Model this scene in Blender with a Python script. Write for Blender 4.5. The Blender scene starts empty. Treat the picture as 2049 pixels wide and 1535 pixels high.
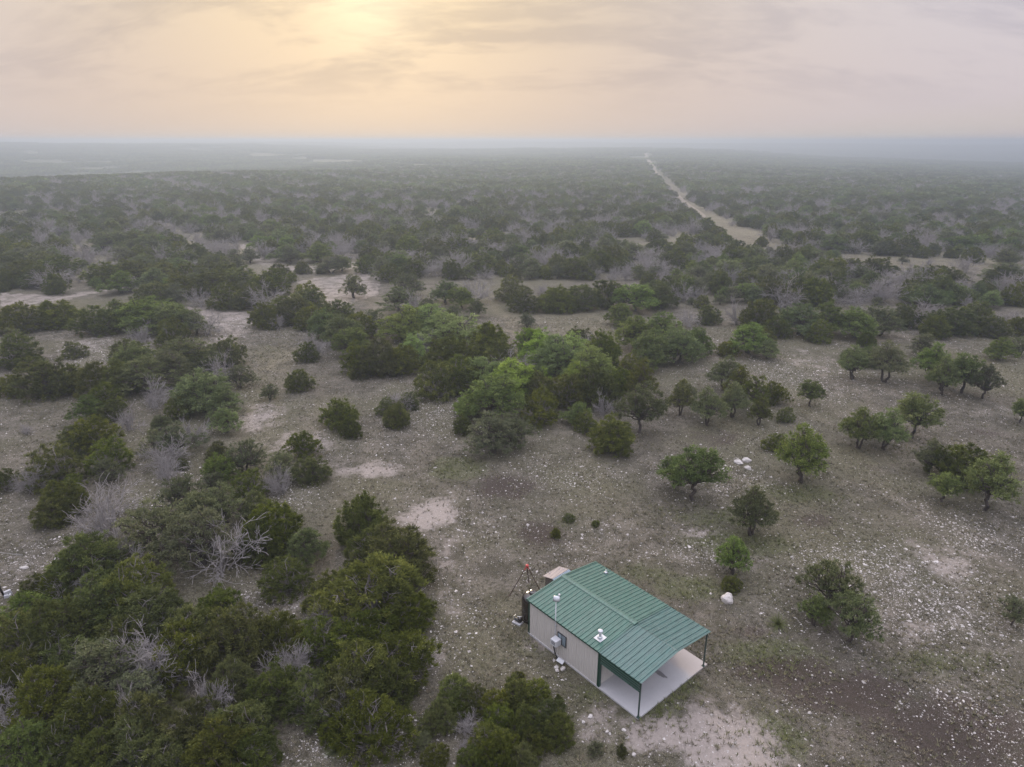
import bpy, math, random
import numpy as np
from mathutils import Vector, Matrix

scene = bpy.context.scene
COL = scene.collection

# ------------------------------------------------------------------ camera
CAM_H = 30.0
PITCH = math.atan(486.0 / 1366.0)
cam_d = bpy.data.cameras.new('camera')
cam_d.sensor_fit = 'HORIZONTAL'
cam_d.sensor_width = 36.0
cam_d.lens = 1366.0 / 2049.0 * 36.0
cam_d.clip_start = 0.5
cam_d.clip_end = 60000.0
cam = bpy.data.objects.new('camera', cam_d)
COL.objects.link(cam)
cam.location = (0, 0, CAM_H)
cam.rotation_euler = (math.pi / 2 - PITCH, 0, 0)
scene.camera = cam

# ------------------------------------------------------------------ node helper
class NT:
    """Tiny expression builder over a node tree."""
    def __init__(self, tree):
        self.t = tree
        tree.nodes.clear()
    def node(self, kind, **kw):
        n = self.t.nodes.new(kind)
        for k, v in kw.items():
            setattr(n, k, v)
        return n
    def link(self, a, b):
        self.t.links.new(a, b)
    def put(self, sock, v):
        if hasattr(v, 'is_output'):
            self.t.links.new(v, sock)
        elif v is not None:
            if isinstance(v, (tuple, list)) and len(v) == 3 and sock.type == 'RGBA':
                v = tuple(v) + (1.0,)
            sock.default_value = v
    def m(self, op, a, b=None, c=None, clamp=False):
        n = self.node('ShaderNodeMath', operation=op, use_clamp=clamp)
        for i, v in enumerate((a, b, c)):
            if v is not None:
                self.put(n.inputs[i], v)
        return n.outputs[0]
    def v(self, op, a, b=None, scale=None):
        n = self.node('ShaderNodeVectorMath', operation=op)
        self.put(n.inputs[0], a)
        if b is not None:
            self.put(n.inputs[1], b)
        if scale is not None:
            self.put(n.inputs['Scale'], scale)
        return n.outputs['Value'] if op in ('DOT_PRODUCT', 'LENGTH') else n.outputs[0]
    def mix(self, fac, a, b, blend='MIX'):
        n = self.node('ShaderNodeMix', data_type='RGBA', blend_type=blend)
        n.clamp_factor = True
        self.put(n.inputs[0], fac)
        self.put(n.inputs[6], a)
        self.put(n.inputs[7], b)
        return n.outputs[2]
    def ramp(self, x, lo, hi):
        n = self.node('ShaderNodeMapRange', interpolation_type='SMOOTHSTEP')
        self.put(n.inputs[0], x)
        n.inputs[1].default_value = lo
        n.inputs[2].default_value = hi
        return n.outputs[0]
    def noise(self, vec, scale, detail=4, rough=0.55, dist=0.0):
        n = self.node('ShaderNodeTexNoise')
        self.put(n.inputs['Vector'], vec)
        n.inputs['Scale'].default_value = scale
        n.inputs['Detail'].default_value = detail
        n.inputs['Roughness'].default_value = rough
        n.inputs['Distortion'].default_value = dist
        return n.outputs[0]

# ------------------------------------------------------------------ sky and sun
SUN_EL = math.radians(11.0)
SUN_AZ = math.radians(-10.6)                 # to the left of the view direction (+Y)
SUN = Vector((math.cos(SUN_EL) * math.sin(SUN_AZ), math.cos(SUN_EL) * math.cos(SUN_AZ), math.sin(SUN_EL)))
world = bpy.data.worlds.new('World')
scene.world = world
world.use_nodes = True
w = NT(world.node_tree)
out = w.node('ShaderNodeOutputWorld')
bg = w.node('ShaderNodeBackground')
bg.inputs['Strength'].default_value = 0.1
sky = w.node('ShaderNodeTexSky', sky_type='NISHITA')
sky.sun_disc = False
sky.sun_elevation = SUN_EL
sky.sun_rotation = SUN_AZ
sky.altitude = 400
sky.air_density = 1.0
sky.dust_density = 3.0
d = w.v('NORMALIZE', w.node('ShaderNodeTexCoord').outputs['Generated'])
sep = w.node('ShaderNodeSeparateXYZ'); w.link(d, sep.inputs[0])
dz = w.m('MAXIMUM', sep.outputs[2], 0.0)
sd = w.m('MAXIMUM', w.v('DOT_PRODUCT', d, tuple(SUN)), 0.0)
g_wide = w.m('POWER', sd, 7.0)
g_mid = w.m('POWER', sd, 40.0)
g_core = w.m('POWER', sd, 420.0)
# thin overcast: warm around the sun, mauve away from it, grey overhead
low = w.mix(g_wide, (4.35, 3.95, 4.25), (5.5, 4.15, 3.0))
high = w.mix(g_wide, (3.22, 3.14, 3.55), (3.9, 3.1, 2.1))
deck = w.mix(w.ramp(dz, 0.0, 0.20), low, high)
# an even overcast is brighter overhead than along the horizon
deck = w.v('SCALE', deck, scale=w.m('ADD', 0.57, w.m('MULTIPLY', dz, w.m('ADD', 1.35, w.m('MULTIPLY', dz, 2.7)))))
# cloud bands on a flat layer far above
inv = w.m('DIVIDE', 1.0, w.m('ADD', dz, 0.34))
flat = w.node('ShaderNodeCombineXYZ')
w.link(w.m('MULTIPLY', sep.outputs[0], inv), flat.inputs[0])
w.link(w.m('MULTIPLY', sep.outputs[1], inv), flat.inputs[1])
mp = w.node('ShaderNodeMapping')
w.link(flat.outputs[0], mp.inputs[0])
mp.inputs['Rotation'].default_value = (0, 0, math.radians(38))
mp.inputs['Scale'].default_value = (1.5, 3.4, 1.0)
mp.inputs['Location'].default_value = (1.7, 0.4, 0)
c1 = w.noise(mp.outputs[0], 1.05, 7, 0.56, 0.5)
c2 = w.noise(mp.outputs[0], 3.6, 6, 0.6, 0.8)
cl = w.m('ADD', w.m('MULTIPLY', c1, 0.72), w.m('MULTIPLY', c2, 0.28))
cl = w.m('MULTIPLY', w.ramp(cl, 0.43, 0.60), w.ramp(dz, 0.02, 0.10))
shade = w.mix(w.m('MULTIPLY', cl, 0.68), deck, w.v('MULTIPLY', deck, (0.74, 0.76, 0.82)))
glow = w.v('SCALE', (1.5, 1.08, 0.50), scale=w.m('MULTIPLY', g_mid, w.m('SUBTRACT', 1.0, w.m('MULTIPLY', cl, 0.45))))
core = w.v('SCALE', (1.25, 1.15, 0.8), scale=g_core)
tot = w.v('ADD', w.v('ADD', shade, glow), core)
tot = w.mix(0.12, tot, w.v('MINIMUM', sky.outputs[0], (4.0, 3.3, 2.9)))
w.link(tot, bg.inputs['Color'])
w.link(bg.outputs[0], out.inputs['Surface'])
world.cycles.sampling_method = 'MANUAL'
world.cycles.sample_map_resolution = 512

sun_d = bpy.data.lights.new('sun', 'SUN')
sun_d.energy = 1.3
sun_d.angle = math.radians(12)
sun_d.color = (1.0, 0.80, 0.55)
sun_o = bpy.data.objects.new('sun', sun_d)
COL.objects.link(sun_o)
sun_o.rotation_euler = (-SUN).to_track_quat('-Z', 'Y').to_euler()
sun_o.location = tuple(SUN * 200)

vs = scene.view_settings
vs.view_transform = 'Standard'
vs.look = 'None'
vs.exposure = 1.18
vs.gamma = 1.0
vs.use_curve_mapping = False
cy = scene.cycles
cy.max_bounces = 5
cy.diffuse_bounces = 3
cy.glossy_bounces = 2
cy.transmission_bounces = 2
cy.volume_bounces = 0
cy.transparent_max_bounces = 4
cy.caustics_reflective = False
cy.caustics_refractive = False

# ------------------------------------------------------------------ survey of the place, in metres
# trees: kind, x, y, crown width, height
TREES = [
('J',-11.8,47.1,4.5,3.8),('J',-8.4,42.1,5.5,4.1),('J',-10.5,43.7,4.2,3.2),('J',-9.1,37.1,6.3,4.8),('J',-6.8,36.7,3.3,2.6),('J',-12.4,39.1,3,2.3),
('J',-19.5,37.8,2.8,2),('J',-16,40.5,3.5,2.7),('O',-15.5,44.2,3.5,2.7),('G',-27.1,45,5.5,4.4),('G',-23.3,43.9,5.4,4.5),('J',-18.5,46,4.4,3.7),
('J',-19.1,44.6,3.6,2.9),('D',-21.2,42.9,6.4,3.8),('D',-31.4,46.2,7.1,4.3),('D',-27.9,42.8,4.8,3),('J',-29.8,40.5,5,4.3),('J',-25,38.1,4.8,4.1),
('J',-26.5,37,4.7,3.6),('J',-30.4,39.3,3.6,2.8),('O',-30.8,36.1,3.9,3),('J',-30.2,33.8,4,3.2),('J',-27.8,34,4.4,3.8),('G',-23.2,31.1,4.7,3.5),
('J',-22.7,35.8,4.2,3.4),('J',-23.7,34,3.7,2.8),('D',-20.9,32,5.1,3.3),('J',-19.7,32.9,3.9,2.9),('J',-16.6,33.7,4.4,3.6),('J',-14.2,34.5,3.5,2.7),
('J',-11.4,34,3.7,2.8),('J',-9.2,33.7,4.2,3.1),('J',-6.6,32.4,3.9,2.9),('J',-8.3,30.9,4.2,3.6),('D',-12.8,32.2,3.3,2.1),('J',-13.2,30,3.2,2.6),
('J',-11.1,29.6,3.3,2.5),('J',-9,29.5,3.6,2.8),('J',-7.4,30.2,3.4,2.9),('J',-15.9,31,2.7,2.3),('J',-7.3,27.6,3.8,3.2),('J',-8.9,27.9,2.3,1.8),
('J',-14.1,27.1,3.7,3),('J',-16.8,27.4,3.2,2.6),('J',-14.5,25.8,3.6,3.1),('J',-19.6,28.1,3.2,2.4),('J',-22.1,28.2,3.5,2.8),('J',-19.2,26.4,3.3,2.5),
('O',-24.7,26.3,3.1,2.4),('J',-23,27,2.9,2.3),('D',-26.7,28.9,3.6,2.2),('O',-17.1,26.9,1.1,1),('J',-13,26,2.7,2.3),('J',-25.5,29.4,3.9,2.9),
('J',-28.4,31.2,3.5,2.7),('G',-20.8,29.9,3.4,2.5),('J',-25.7,32.2,3.6,2.7),('J',-32.6,39.4,2.4,2),('J',-37.9,49.6,3.1,2.5),('J',-20.1,35,3.3,2.7),
('J',-28,32.4,3.1,2.6),('J',-21,26.3,2.7,2),('J',-17.2,25.9,2.6,2),('J',-19.1,35.4,2.8,2.3),('J',-27.1,81.8,3.3,2.7),('O',-61.1,111.9,12,5.1),
('O',-55.1,108.4,7.2,5.1),('J',-77.6,113.5,7.6,4.4),('J',-81.5,109.9,6.8,4.8),('J',-68.2,108.8,7,4.5),('O',-66.6,113.1,7,4.6),
('G',-51.7,108.2,5.6,4.1),('D',-49.8,108.1,6.1,3.6),('J',-52.4,101.3,5.2,4.4),('D',-57.7,102.8,5.3,3.1),('J',-69.8,92.3,7.2,4.4),('G',-73.2,96,5,4.2),
('J',-58.1,79.8,6.8,4.7),('J',-62.5,80,3.4,2.5),('J',-56.1,81.6,4.3,3.3),('J',-55.1,93.4,4.4,3.3),('J',-64.1,95.7,3.2,2.4),('O',-50.1,86.4,6.3,4.8),
('G',-45.5,80.8,8.1,4.6),('G',-44.2,89.5,7.7,4.6),('J',-40.1,92,4.8,4),('D',-37.7,84.3,6.2,4),('G',-35,82.7,3.9,3),('O',-36,74.7,8,4.8),
('J',-47.6,74.8,4.4,3.5),('J',-51.6,79.8,5.3,4.3),('D',-42.5,75.7,5.1,3.2),('J',-42.6,88.8,4.2,3),('J',-49.1,80.7,5.1,4),('G',-43.9,83.8,5.3,4.5),
('G',-33.6,75.2,3.4,2.7),('J',-38.1,72.8,3.1,2.6),('D',-42,69.1,4.1,2.5),('J',-42.9,64.1,4.7,3.5),('J',-44.1,63.3,3.6,2.9),('O',-48,71.6,3.7,3),
('J',-38.8,59.6,3.8,3.2),('G',-37.7,57.1,2.9,2.2),('J',-42.3,56.7,4.7,3.9),('J',-38.1,51.1,4,2.9),('J',-46.1,55.6,2.2,1.9),('D',-44.9,55.6,2.2,1.4),
('O',-38.5,69,2.2,1.8),('G',-33.4,62.6,4.5,3.7),('D',-33.4,65.7,4.3,2.5),('D',-33.2,59.6,4.3,2.8),('G',-36.2,63,3.1,2.6),('O',-31,68.3,3.5,2.8),
('J',-32,59.6,1.5,1.1),('J',-21,62.4,3.3,2.6),('J',-18.7,57,3,2.5),('G',-21.7,57.5,3.7,2.7),('G',-25.2,58.2,4.2,3.5),('O',-27,56.6,3.5,2.9),
('J',-23.4,54,3.5,2.6),('J',-29.4,61.9,2.4,1.7),('G',-26.7,54.8,2.8,2.1),('D',-21.7,55.5,2.8,1.8),('D',-33.7,50.1,5.4,3.2),('G',-27.2,50.1,4.7,4),
('G',-23.7,49.8,4.7,3.6),('J',-21.4,50.3,3.1,2.4),('G',-24.5,47.3,4.9,4.1),('J',-45.5,71.9,2.9,2.2),('G',-29.7,78.5,2.5,1.9),('D',-52.6,67.9,1.8,1.1),
('J',-29.9,114.5,5.3,4.3),('J',-39.7,54.9,2.2,1.7),('J',-19,70,4.1,3.1),('J',-17.3,67.4,2.4,2),('J',-14.6,73.7,2.6,2),('D',-13.3,74.9,3.3,2),
('J',-12.3,75.5,2.6,2),('J',-12.8,70.4,3.1,2.5),('G',-2,63,5.2,4.3),('G',0,64.5,4.6,3.5),('J',-5.4,68.4,2.4,1.9),('J',10.2,63.6,4.5,3.7),
('T',13.8,68.3,5.4,5.6),('O',7.3,70.9,3.1,2.6),('J',8.1,68.9,3,2.3),('J',-9.1,79.4,5.7,4.7),('J',-6.3,81.6,5.6,4.6),('J',-8.3,89.1,6.6,4.9),
('J',-18,88.3,6.5,4.6),('J',-20.9,88.5,5,4.2),('J',-15.1,88.5,5,3.8),('D',-28.6,95.7,5.4,3.3),('J',-29.5,94,3.5,2.8),('O',-25.8,101.2,6.5,5.1),
('B',-16.9,104.6,8,5.3),('B',-9.3,101.2,9.2,5.4),('B',-13.7,106.9,9,5.4),('O',-30.1,105.8,5.9,4.7),('O',-23.5,95.9,5.4,4.4),
('B',-14.3,94.1,4.8,3.8),('J',-24.5,105.8,5.3,4.2),('G',-22.8,109.3,4.6,3.9),('D',-12.9,99.9,4.2,2.6),('D',-23.1,107.2,4.5,2.7),('J',-3.2,96.4,6.8,4.8),
('J',-1.8,90.9,5.2,4),('B',2.5,96.1,5.5,4.4),('B',3.9,91.6,6.2,5),('B',6,88,7.6,5.2),('B',10.1,83.9,7.4,5.2),('B',8.1,91.6,6.2,4.6),
('B',0,78.6,6.8,5.3),('B',-3.2,81.1,5.6,4.5),('O',-2.3,71.9,6.3,5.2),('B',2.1,79.6,4.9,3.9),('B',-5.1,73.3,3.6,2.6),('D',-0.7,86.5,5.9,3.7),
('D',-5.2,83.3,3.6,2.2),('J',3.2,71.5,4.8,3.8),('J',3.4,77.4,4.5,3.7),('J',6.4,76.3,4.9,3.9),('J',9.8,77.1,6.2,4.5),('B',8.1,80.3,5,3.9),
('J',15.3,84.7,4.8,3.8),('J',13.3,80.9,3.7,3.1),('K',15.8,78,3.6,5.2),('D',10.7,73.1,4,2.5),('J',10.3,101.1,4,3),('J',13,93.4,5.3,4.4),
('D',11.1,98,4.2,2.8),('G',-32,136,5.6,4.7),('G',-21.3,124.7,7.9,4.5),('O',-13,131.7,5.8,4.5),('O',-9.7,126.7,4.9,4.1),('G',-14.5,119.2,5,4),
('D',-17,120.6,8.3,4.5),('D',-7.1,130.1,8.2,4.5),('G',-6.3,120.8,4,3.2),('G',-9.6,115,4.2,3.5),('J',-37.1,122.1,7.4,4.6),('J',-37.5,115.6,5.5,4.7),
('J',2.5,125.2,6.9,4.3),('J',8.3,125.2,7.6,4.3),('J',13,126.8,7.7,4.4),('J',18.1,128.4,7.8,5),('O',22.8,124.7,7.9,5),('J',28,128.4,7.8,4.4),
('G',2.6,113.1,2.8,2.4),('J',-0.3,133.6,6.2,5),('D',6,134.4,4.4,3),('G',-21.1,137.7,5.7,4.7),('O',18.4,113.9,4.8,3.8),('O',18.9,100.3,6.5,5.1),
('O',22.7,101.5,6.9,5.3),('O',23.5,93,7.2,5),('O',27.3,96.9,4.6,4.1),('O',19.2,91.2,6,5.2),('O',35.4,98.1,6.7,4.5),('J',31.8,96.4,2.9,2.2),
('O',37.3,95.2,3.7,2.9),('J',40.2,104,2.8,2.1),('T',26.9,81.6,4.1,4.6),('K',19.5,73.3,2.9,4.3),('T',20.9,77.3,2.5,2.9),('T',21.8,70.3,3.8,4.4),
('T',25.4,72.8,3.7,4.3),('K',27.4,77.7,3.1,4.6),('K',28.5,74.5,3,4.4),('J',31.7,77.3,3.1,2.6),('K',27.5,70.3,2.4,3.6),('J',31.1,71.8,2.2,1.6),
('T',35.6,76.2,3,3.3),('T',45.4,85.9,4.1,4.6),('O',50.4,91.7,4.1,3.1),('T',49.1,84.8,5,5.6),('O',48.6,94.2,2.2,1.8),('T',55.2,85.5,4.6,5.2),
('T',53.9,80.2,4.3,4.9),('T',56.6,80.6,4.6,5.2),('T',58.1,78.8,3.7,4.3),('G',60.5,96.1,4.6,3.6),('O',70.8,94.8,4,3.2),('G',74.9,96.6,3.4,2.8),
('T',57.2,71,2.5,2.9),('T',35.8,64.4,4,4.5),('T',38.2,64,4,4.5),('T',42.8,66.9,4.5,5.1),('T',27,57,5.2,5.6),('T',14.8,55.9,2.6,3),
('T',16,53.5,4.5,5.1),('T',19.3,47.9,3.8,4.4),('T',40,58.9,3,3.3),('J',41.7,56.9,4.9,3.7),('T',40.8,51.8,4.3,5),('T',37.8,53.1,2.5,2.9),
('J',27,63.9,2.2,1.8),('O',47.1,108.7,7.3,4.9),('O',51.9,108.7,7.3,5),('O',55.2,106.2,7.2,4.9),('J',42.7,106.8,4.1,3.3),('J',41.8,111.8,6.5,5),
('G',59.7,107.7,6,5),('J',48.5,104.1,4.3,3.5),('D',70.3,112.8,6.6,4.2),('J',72.3,109.1,7,4.3),('J',77.3,110.4,6.5,4.9),('D',83.8,112.1,4.9,2.9),
('J',77.9,106.8,4.1,3.3),('J',82.8,108,4.1,3),('O',72.4,107.9,1.6,1.4),('J',68.6,107.1,4.7,3.5),('J',34,115.2,3.7,3.2),('D',30.2,113.4,5,2.9),
('D',38.9,114.9,6,4.1),('J',66.9,113.2,5,3.9),('J',54.8,101.8,2.7,2.2),('T',16.2,42.6,2.7,3.1),('J',15.5,40.7,1.4,1.1),('T',21.2,38.3,3.6,4),
('T',21.4,35.4,3.2,3.6),('T',19.8,36.9,2,2.3),('T',32.8,37,1.9,2.1),('J',-3.2,30.2,2.3,1.8),('J',-2.2,30,1.8,1.5),('J',-3.9,28.7,2.1,1.5),
('D',-2.5,28.3,1.7,1),('J',-0.9,29.6,1.8,1.4),('J',0.3,30.3,2.1,1.5),('J',1.4,30.4,1.7,1.4),('J',-0.8,28.5,1.8,1.5),('J',0.8,28.2,2.1,1.6),
('J',1.9,28.8,2,1.5),('J',2.4,27.9,2,1.5),('J',-1.1,27.2,2,1.5),('J',-0.6,26.2,2.2,1.8),('J',-3.9,26.4,1.4,1),('D',-2.5,27.1,0.9,0.6),
('G',-4.6,27.3,1.1,0.9),('J',1,27.1,1.7,1.2),('J',2.6,30,0.8,0.8),('G',4.3,27,0.9,0.7),('J',5.7,26.9,0.6,0.6),('J',0.4,32.1,0.7,0.6),
('J',-2,26.1,1.6,1.2),('J',0.5,26,1.8,1.4),('J',-3,29.3,1.4,1.1),
# grey brush among the junipers
('D',-29.4,38.7,3.7,2.8),('D',-20.9,31.7,3.5,2.6),('D',-16.5,29.5,3.5,2.7),('D',-20.6,28.4,2.7,2.6),('D',-13.3,31.3,2.6,2.6),('D',-12.1,35.7,2.2,2.6),('D',-8.6,28.4,2.4,2.6),('D',-27.7,33.0,3.0,2.6),('D',-17.2,35.7,2.5,2.6),('D',-43.1,54.7,3.1,2.6),('D',-32.0,56.6,3.7,2.8),('D',-20.7,54.7,3.1,2.6),
# small bushes
('J',4.8,50.0,1,0.7),('J',3.5,47.6,0.9,0.7),('J',6.9,49.2,0.7,0.5),
# farther rows
('J',-67.7,127.5,7.1,4.8),('J',-67.3,137,7.6,4.6),('J',-61.8,139.6,8.5,4.9),('J',-58.7,145,8.5,4.6),('J',-49.5,139.6,8.5,5.1),('J',-54.5,127.5,7.1,4.6),('D',-59.5,128,5.7,3.7),('D',-45.2,125.4,7.9,4.9),('J',-39,117.3,7,4.5),('J',-38.2,125.4,6.5,5),('J',-42.1,113.3,5.1,4.1),('D',-39.6,111.9,3.4,2.2),('J',-33.5,111.6,5,4),('G',-64.6,128.9,5.3,4.4),('J',-49.7,127.5,6.2,4.5),('J',-90.3,150.9,8.5,4.6),('J',-85.9,154,8.5,4.9),('J',-77.6,150.9,8.5,4.5),('J',-71.5,150.9,8.5,4.7),('G',-69.9,160.6,8.5,5),('J',-63.7,150.9,8.3,4.6),('G',-97.7,188.3,8.5,4.7),('J',-107.5,150.9,8.5,5),('J',-106.9,160.6,8.5,4.6),('D',-97.7,145,8,4.7),('J',-121.1,164,7.8,4.8),('G',-118.2,171.4,8.5,5.1),('D',-112.3,179.5,8.5,4.8),('O',-50.9,179.5,8.5,5.1),('G',-57,176,5.8,4.6),('O',-41.4,166.4,4.9,3.8),('J',-35.3,163.4,4.8,4),('D',-66.3,184.3,7.4,4.6),('D',-47.5,186.9,6.1,3.7),('J',-50.1,162.6,3.6,2.9),('J',-27.5,153,5.1,4),('J',-23.1,157.7,5.8,4.3),('J',-28.7,193.1,8.5,4.7),('J',-20.7,183.8,8.5,4.6),('J',-15.4,193.1,7.7,4.7),('J',-7.8,164,8.5,4.7),('J',-5,198,8.5,5.1),
]
CLEARINGS = [
[(-107.1, 140.8), (-91.7, 139.6), (-84.0, 152.9), (-77.4, 154.4), (-80.5, 146.0), (-85.7, 142.8), (-91.3, 127.2), (-98.2, 128.3)] ,
[(-85.6, 214.9), (-67.7, 178.0), (-51.3, 160.5), (-34.7, 172.4), (-21.5, 178.0), (-23.5, 183.9), (-42.7, 179.9), (-54.9, 172.4), (-68.6, 190.3), (-78.2, 209.5)] ,
[(-49.5, 154.4), (-32.5, 167.1), (-27.2, 138.4), (-33.3, 129.3), (-37.9, 136.0), (-45.9, 146.0)] ,
[(-242.4, 332.2), (-203.2, 326.0), (-198.4, 310.7), (-206.1, 295.8), (-221.8, 303.1)] ,
[(-31.0, 246.3), (-17.8, 247.7), (-0.1, 239.3), (-0.1, 223.4), (-11.9, 219.4)] ,
[(179.6, 919.7), (160.1, 763.4), (100.1, 410.0), (93.2, 345.1), (87.7, 278.2), (88.5, 246.0), (82.4, 214.6), (86.4, 201.7), (96.7, 196.9), (117.7, 190.1), (141.9, 190.1), (134.3, 179.4), (120.6, 173.3), (100.1, 166.2), (89.7, 177.8), (81.7, 190.1), (79.1, 201.7), (67.4, 206.7), (65.3, 220.3), (76.1, 287.5), (87.7, 374.8), (134.8, 652.1)] ,
[(30.3, 214.6), (48.0, 221.5), (60.3, 239.1), (68.7, 229.3), (45.6, 202.7), (32.9, 201.7)] ,
[(-0.0, 127.1), (5.6, 126.1), (15.3, 120.3), (17.4, 115.8), (14.4, 109.2), (4.0, 106.2), (-0.0, 107.7)] ,
[(-64.7, 128.3), (-56.6, 127.2), (-45.4, 115.9), (-48.2, 110.9)] ,
[(-104.6, 410.5), (-79.2, 392.1), (-82.1, 367.3)] ,
[(17.6, 273.7), (34.3, 282.8), (28.1, 261.2)] ,
]
PATCHES = [('pale', 8.7, 28.3, 1.6, 1.3, 0.9), ('pale', 11.4, 26.4, 2.4, 1.3, 1.3), ('pale', 7.1, 28.0, 1.3, 1.3, 0.7), ('pale', 4.7, 28.3, 1.6, 1.0, 0.6), ('green', 7.94, 29.61, 0.8, 0.5, 1.4), ('green', 9.08, 30.58, 0.8, 0.5, 1.4), ('green', 10.2, 31.5, 0.8, 0.5, 1.2),
('pale', -7.0, 51.1, 2.3, 2.7, 1),
('pale', -13.5, 59.3, 3.4, 2.1, 0.7),
('pale', -22.3, 65.6, 4.7, 3.8, 0.6),
('pale', -28.9, 72.5, 3.4, 6.0, 0.6),
('pale', -46.3, 112.5, 5.1, 20.2, 0.5),
('pale', -5.2, 45.3, 1.5, 4.1, 0.5),
('pale', -4.3, 39.8, 1.4, 3.3, 0.45),
('pale', -4.7, 33.5, 0.9, 3.4, 0.4),
('pale', 11.2, 28.0, 2.3, 1.9, 1.2),
('pale', 10.5, 30.0, 1.7, 1.4, 0.6),
('pale', 12.2, 26.4, 1.8, 1.8, 1),
('pale', 5.4, 29.3, 1.9, 1.4, 0.6),
('pale', 3.1, 31.5, 1.7, 1.5, 0.35),
('pale', 1.8, 35.3, 1.3, 1.4, 0.5),
('pale', -51.6, 119.4, 6.3, 7.4, 0.7),
('pale', -66.4, 103.3, 6.3, 11.4, 0.5),
('pale', -55.6, 100.6, 6.1, 8.1, 0.4),
('pale', -36.9, 135.9, 6.1, 18.9, 0.7),
('pale', 33.0, 44.0, 5.3, 3.9, 0.5),
('pale', 44.1, 93.1, 8.6, 9.4, 0.4),
('pale', 17.2, 44.0, 3.4, 1.6, 0.5),
('pale', 15.2, 48.2, 1.6, 1.0, 0.6),
('pale', 25.3, 36.7, 5.2, 2.9, 0.4),
('pale', -14.8, 39.8, 1.7, 1.7, 0.4),
('pale', -31.4, 52.2, 2.6, 4.3, 0.3),
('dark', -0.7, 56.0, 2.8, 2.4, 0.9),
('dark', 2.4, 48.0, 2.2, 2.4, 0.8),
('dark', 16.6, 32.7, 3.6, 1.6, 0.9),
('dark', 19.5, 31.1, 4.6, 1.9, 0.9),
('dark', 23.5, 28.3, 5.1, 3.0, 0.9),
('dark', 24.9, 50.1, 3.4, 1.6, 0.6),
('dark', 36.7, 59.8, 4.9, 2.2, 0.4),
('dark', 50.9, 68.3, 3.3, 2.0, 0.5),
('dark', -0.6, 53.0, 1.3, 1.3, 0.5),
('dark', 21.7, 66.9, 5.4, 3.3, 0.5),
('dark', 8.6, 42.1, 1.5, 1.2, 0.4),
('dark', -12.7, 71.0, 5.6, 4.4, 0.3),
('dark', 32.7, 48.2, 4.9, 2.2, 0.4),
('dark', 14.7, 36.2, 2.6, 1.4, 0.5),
('green', -5.3, 59.8, 2.7, 2.7, 1),
('green', 12.6, 40.9, 3.2, 1.7, 0.8),
('green', 18.0, 46.7, 4.7, 2.1, 0.8),
('green', 16.2, 34.0, 3.7, 1.9, 0.8),
('green', 14.0, 28.0, 1.6, 1.6, 0.9),
('green', 7.7, 30.0, 2.0, 1.3, 0.9),
('green', 9.5, 31.9, 1.8, 0.8, 0.7),
('green', 26.0, 54.8, 4.1, 2.3, 0.7),
('green', 17.5, 50.5, 5.1, 2.4, 0.6),
('green', 4.4, 49.7, 1.7, 1.2, 0.5),
('green', 9.8, 42.7, 2.6, 1.5, 0.7),
('green', 1.7, 34.8, 1.9, 1.1, 0.5),
('green', 4.8, 31.1, 2.0, 1.1, 0.6),
('green', 23.0, 38.7, 4.1, 2.1, 0.4),
('green', -36.5, 103.3, 4.7, 14.3, 0.35),
('green', 25.8, 33.5, 4.6, 1.7, 0.5),
('green', 38.8, 66.9, 5.4, 2.6, 0.4),
('tan', 9.2, 115.8, 10.5, 8.7, 0.9),
('tan', -34.0, 95.5, 5.9, 9.8, 0.6),
('tan', 8.8, 51.3, 5.1, 3.3, 0.3),
('tan', 22.4, 57.7, 9.4, 4.1, 0.4),
('tan', 32.3, 53.9, 8.9, 3.6, 0.3),
('rock', 28.7, 39.8, 7.7, 6.2, 1),
('rock', 25.4, 44.0, 6.0, 3.2, 0.9),
('rock', 14.5, 45.3, 2.7, 2.0, 1),
('rock', 20.1, 57.7, 7.5, 4.1, 0.7),
('rock', 38.6, 86.5, 9.4, 8.2, 0.7),
('rock', 37.1, 47.4, 4.0, 4.4, 0.9),
('rock', 5.9, 57.7, 5.7, 4.1, 0.6),
('rock', -3.1, 49.7, 3.7, 4.0, 0.5),
('rock', -4.1, 37.2, 2.0, 6.0, 0.6),
('rock', -5.4, 28.0, 1.6, 1.9, 0.9),
('rock', -10.1, 27.4, 1.6, 1.3, 0.9),
('rock', -20.7, 53.9, 3.6, 3.6, 0.8),
('rock', -30.9, 53.9, 4.0, 5.5, 0.6),
('rock', -60.4, 95.5, 8.8, 14.9, 0.5),
('rock', -9.6, 74.0, 7.6, 9.4, 0.6),
('rock', -37.1, 44.0, 2.3, 4.6, 0.7),
('rock', 26.0, 30.0, 3.4, 3.6, 0.7),
('rock', 1.6, 30.8, 2.0, 1.5, 0.4),
('rock', -16.2, 39.8, 2.8, 2.2, 0.6),
('rock', 5.0, 47.4, 5.2, 4.4, 0.4),
('rock', -48.0, 127.2, 5.7, 25.5, 0.4)]

# ------------------------------------------------------------------ materials
def new_mat(name):
    m = bpy.data.materials.new(name)
    m.use_nodes = True
    return m, NT(m.node_tree)

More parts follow.
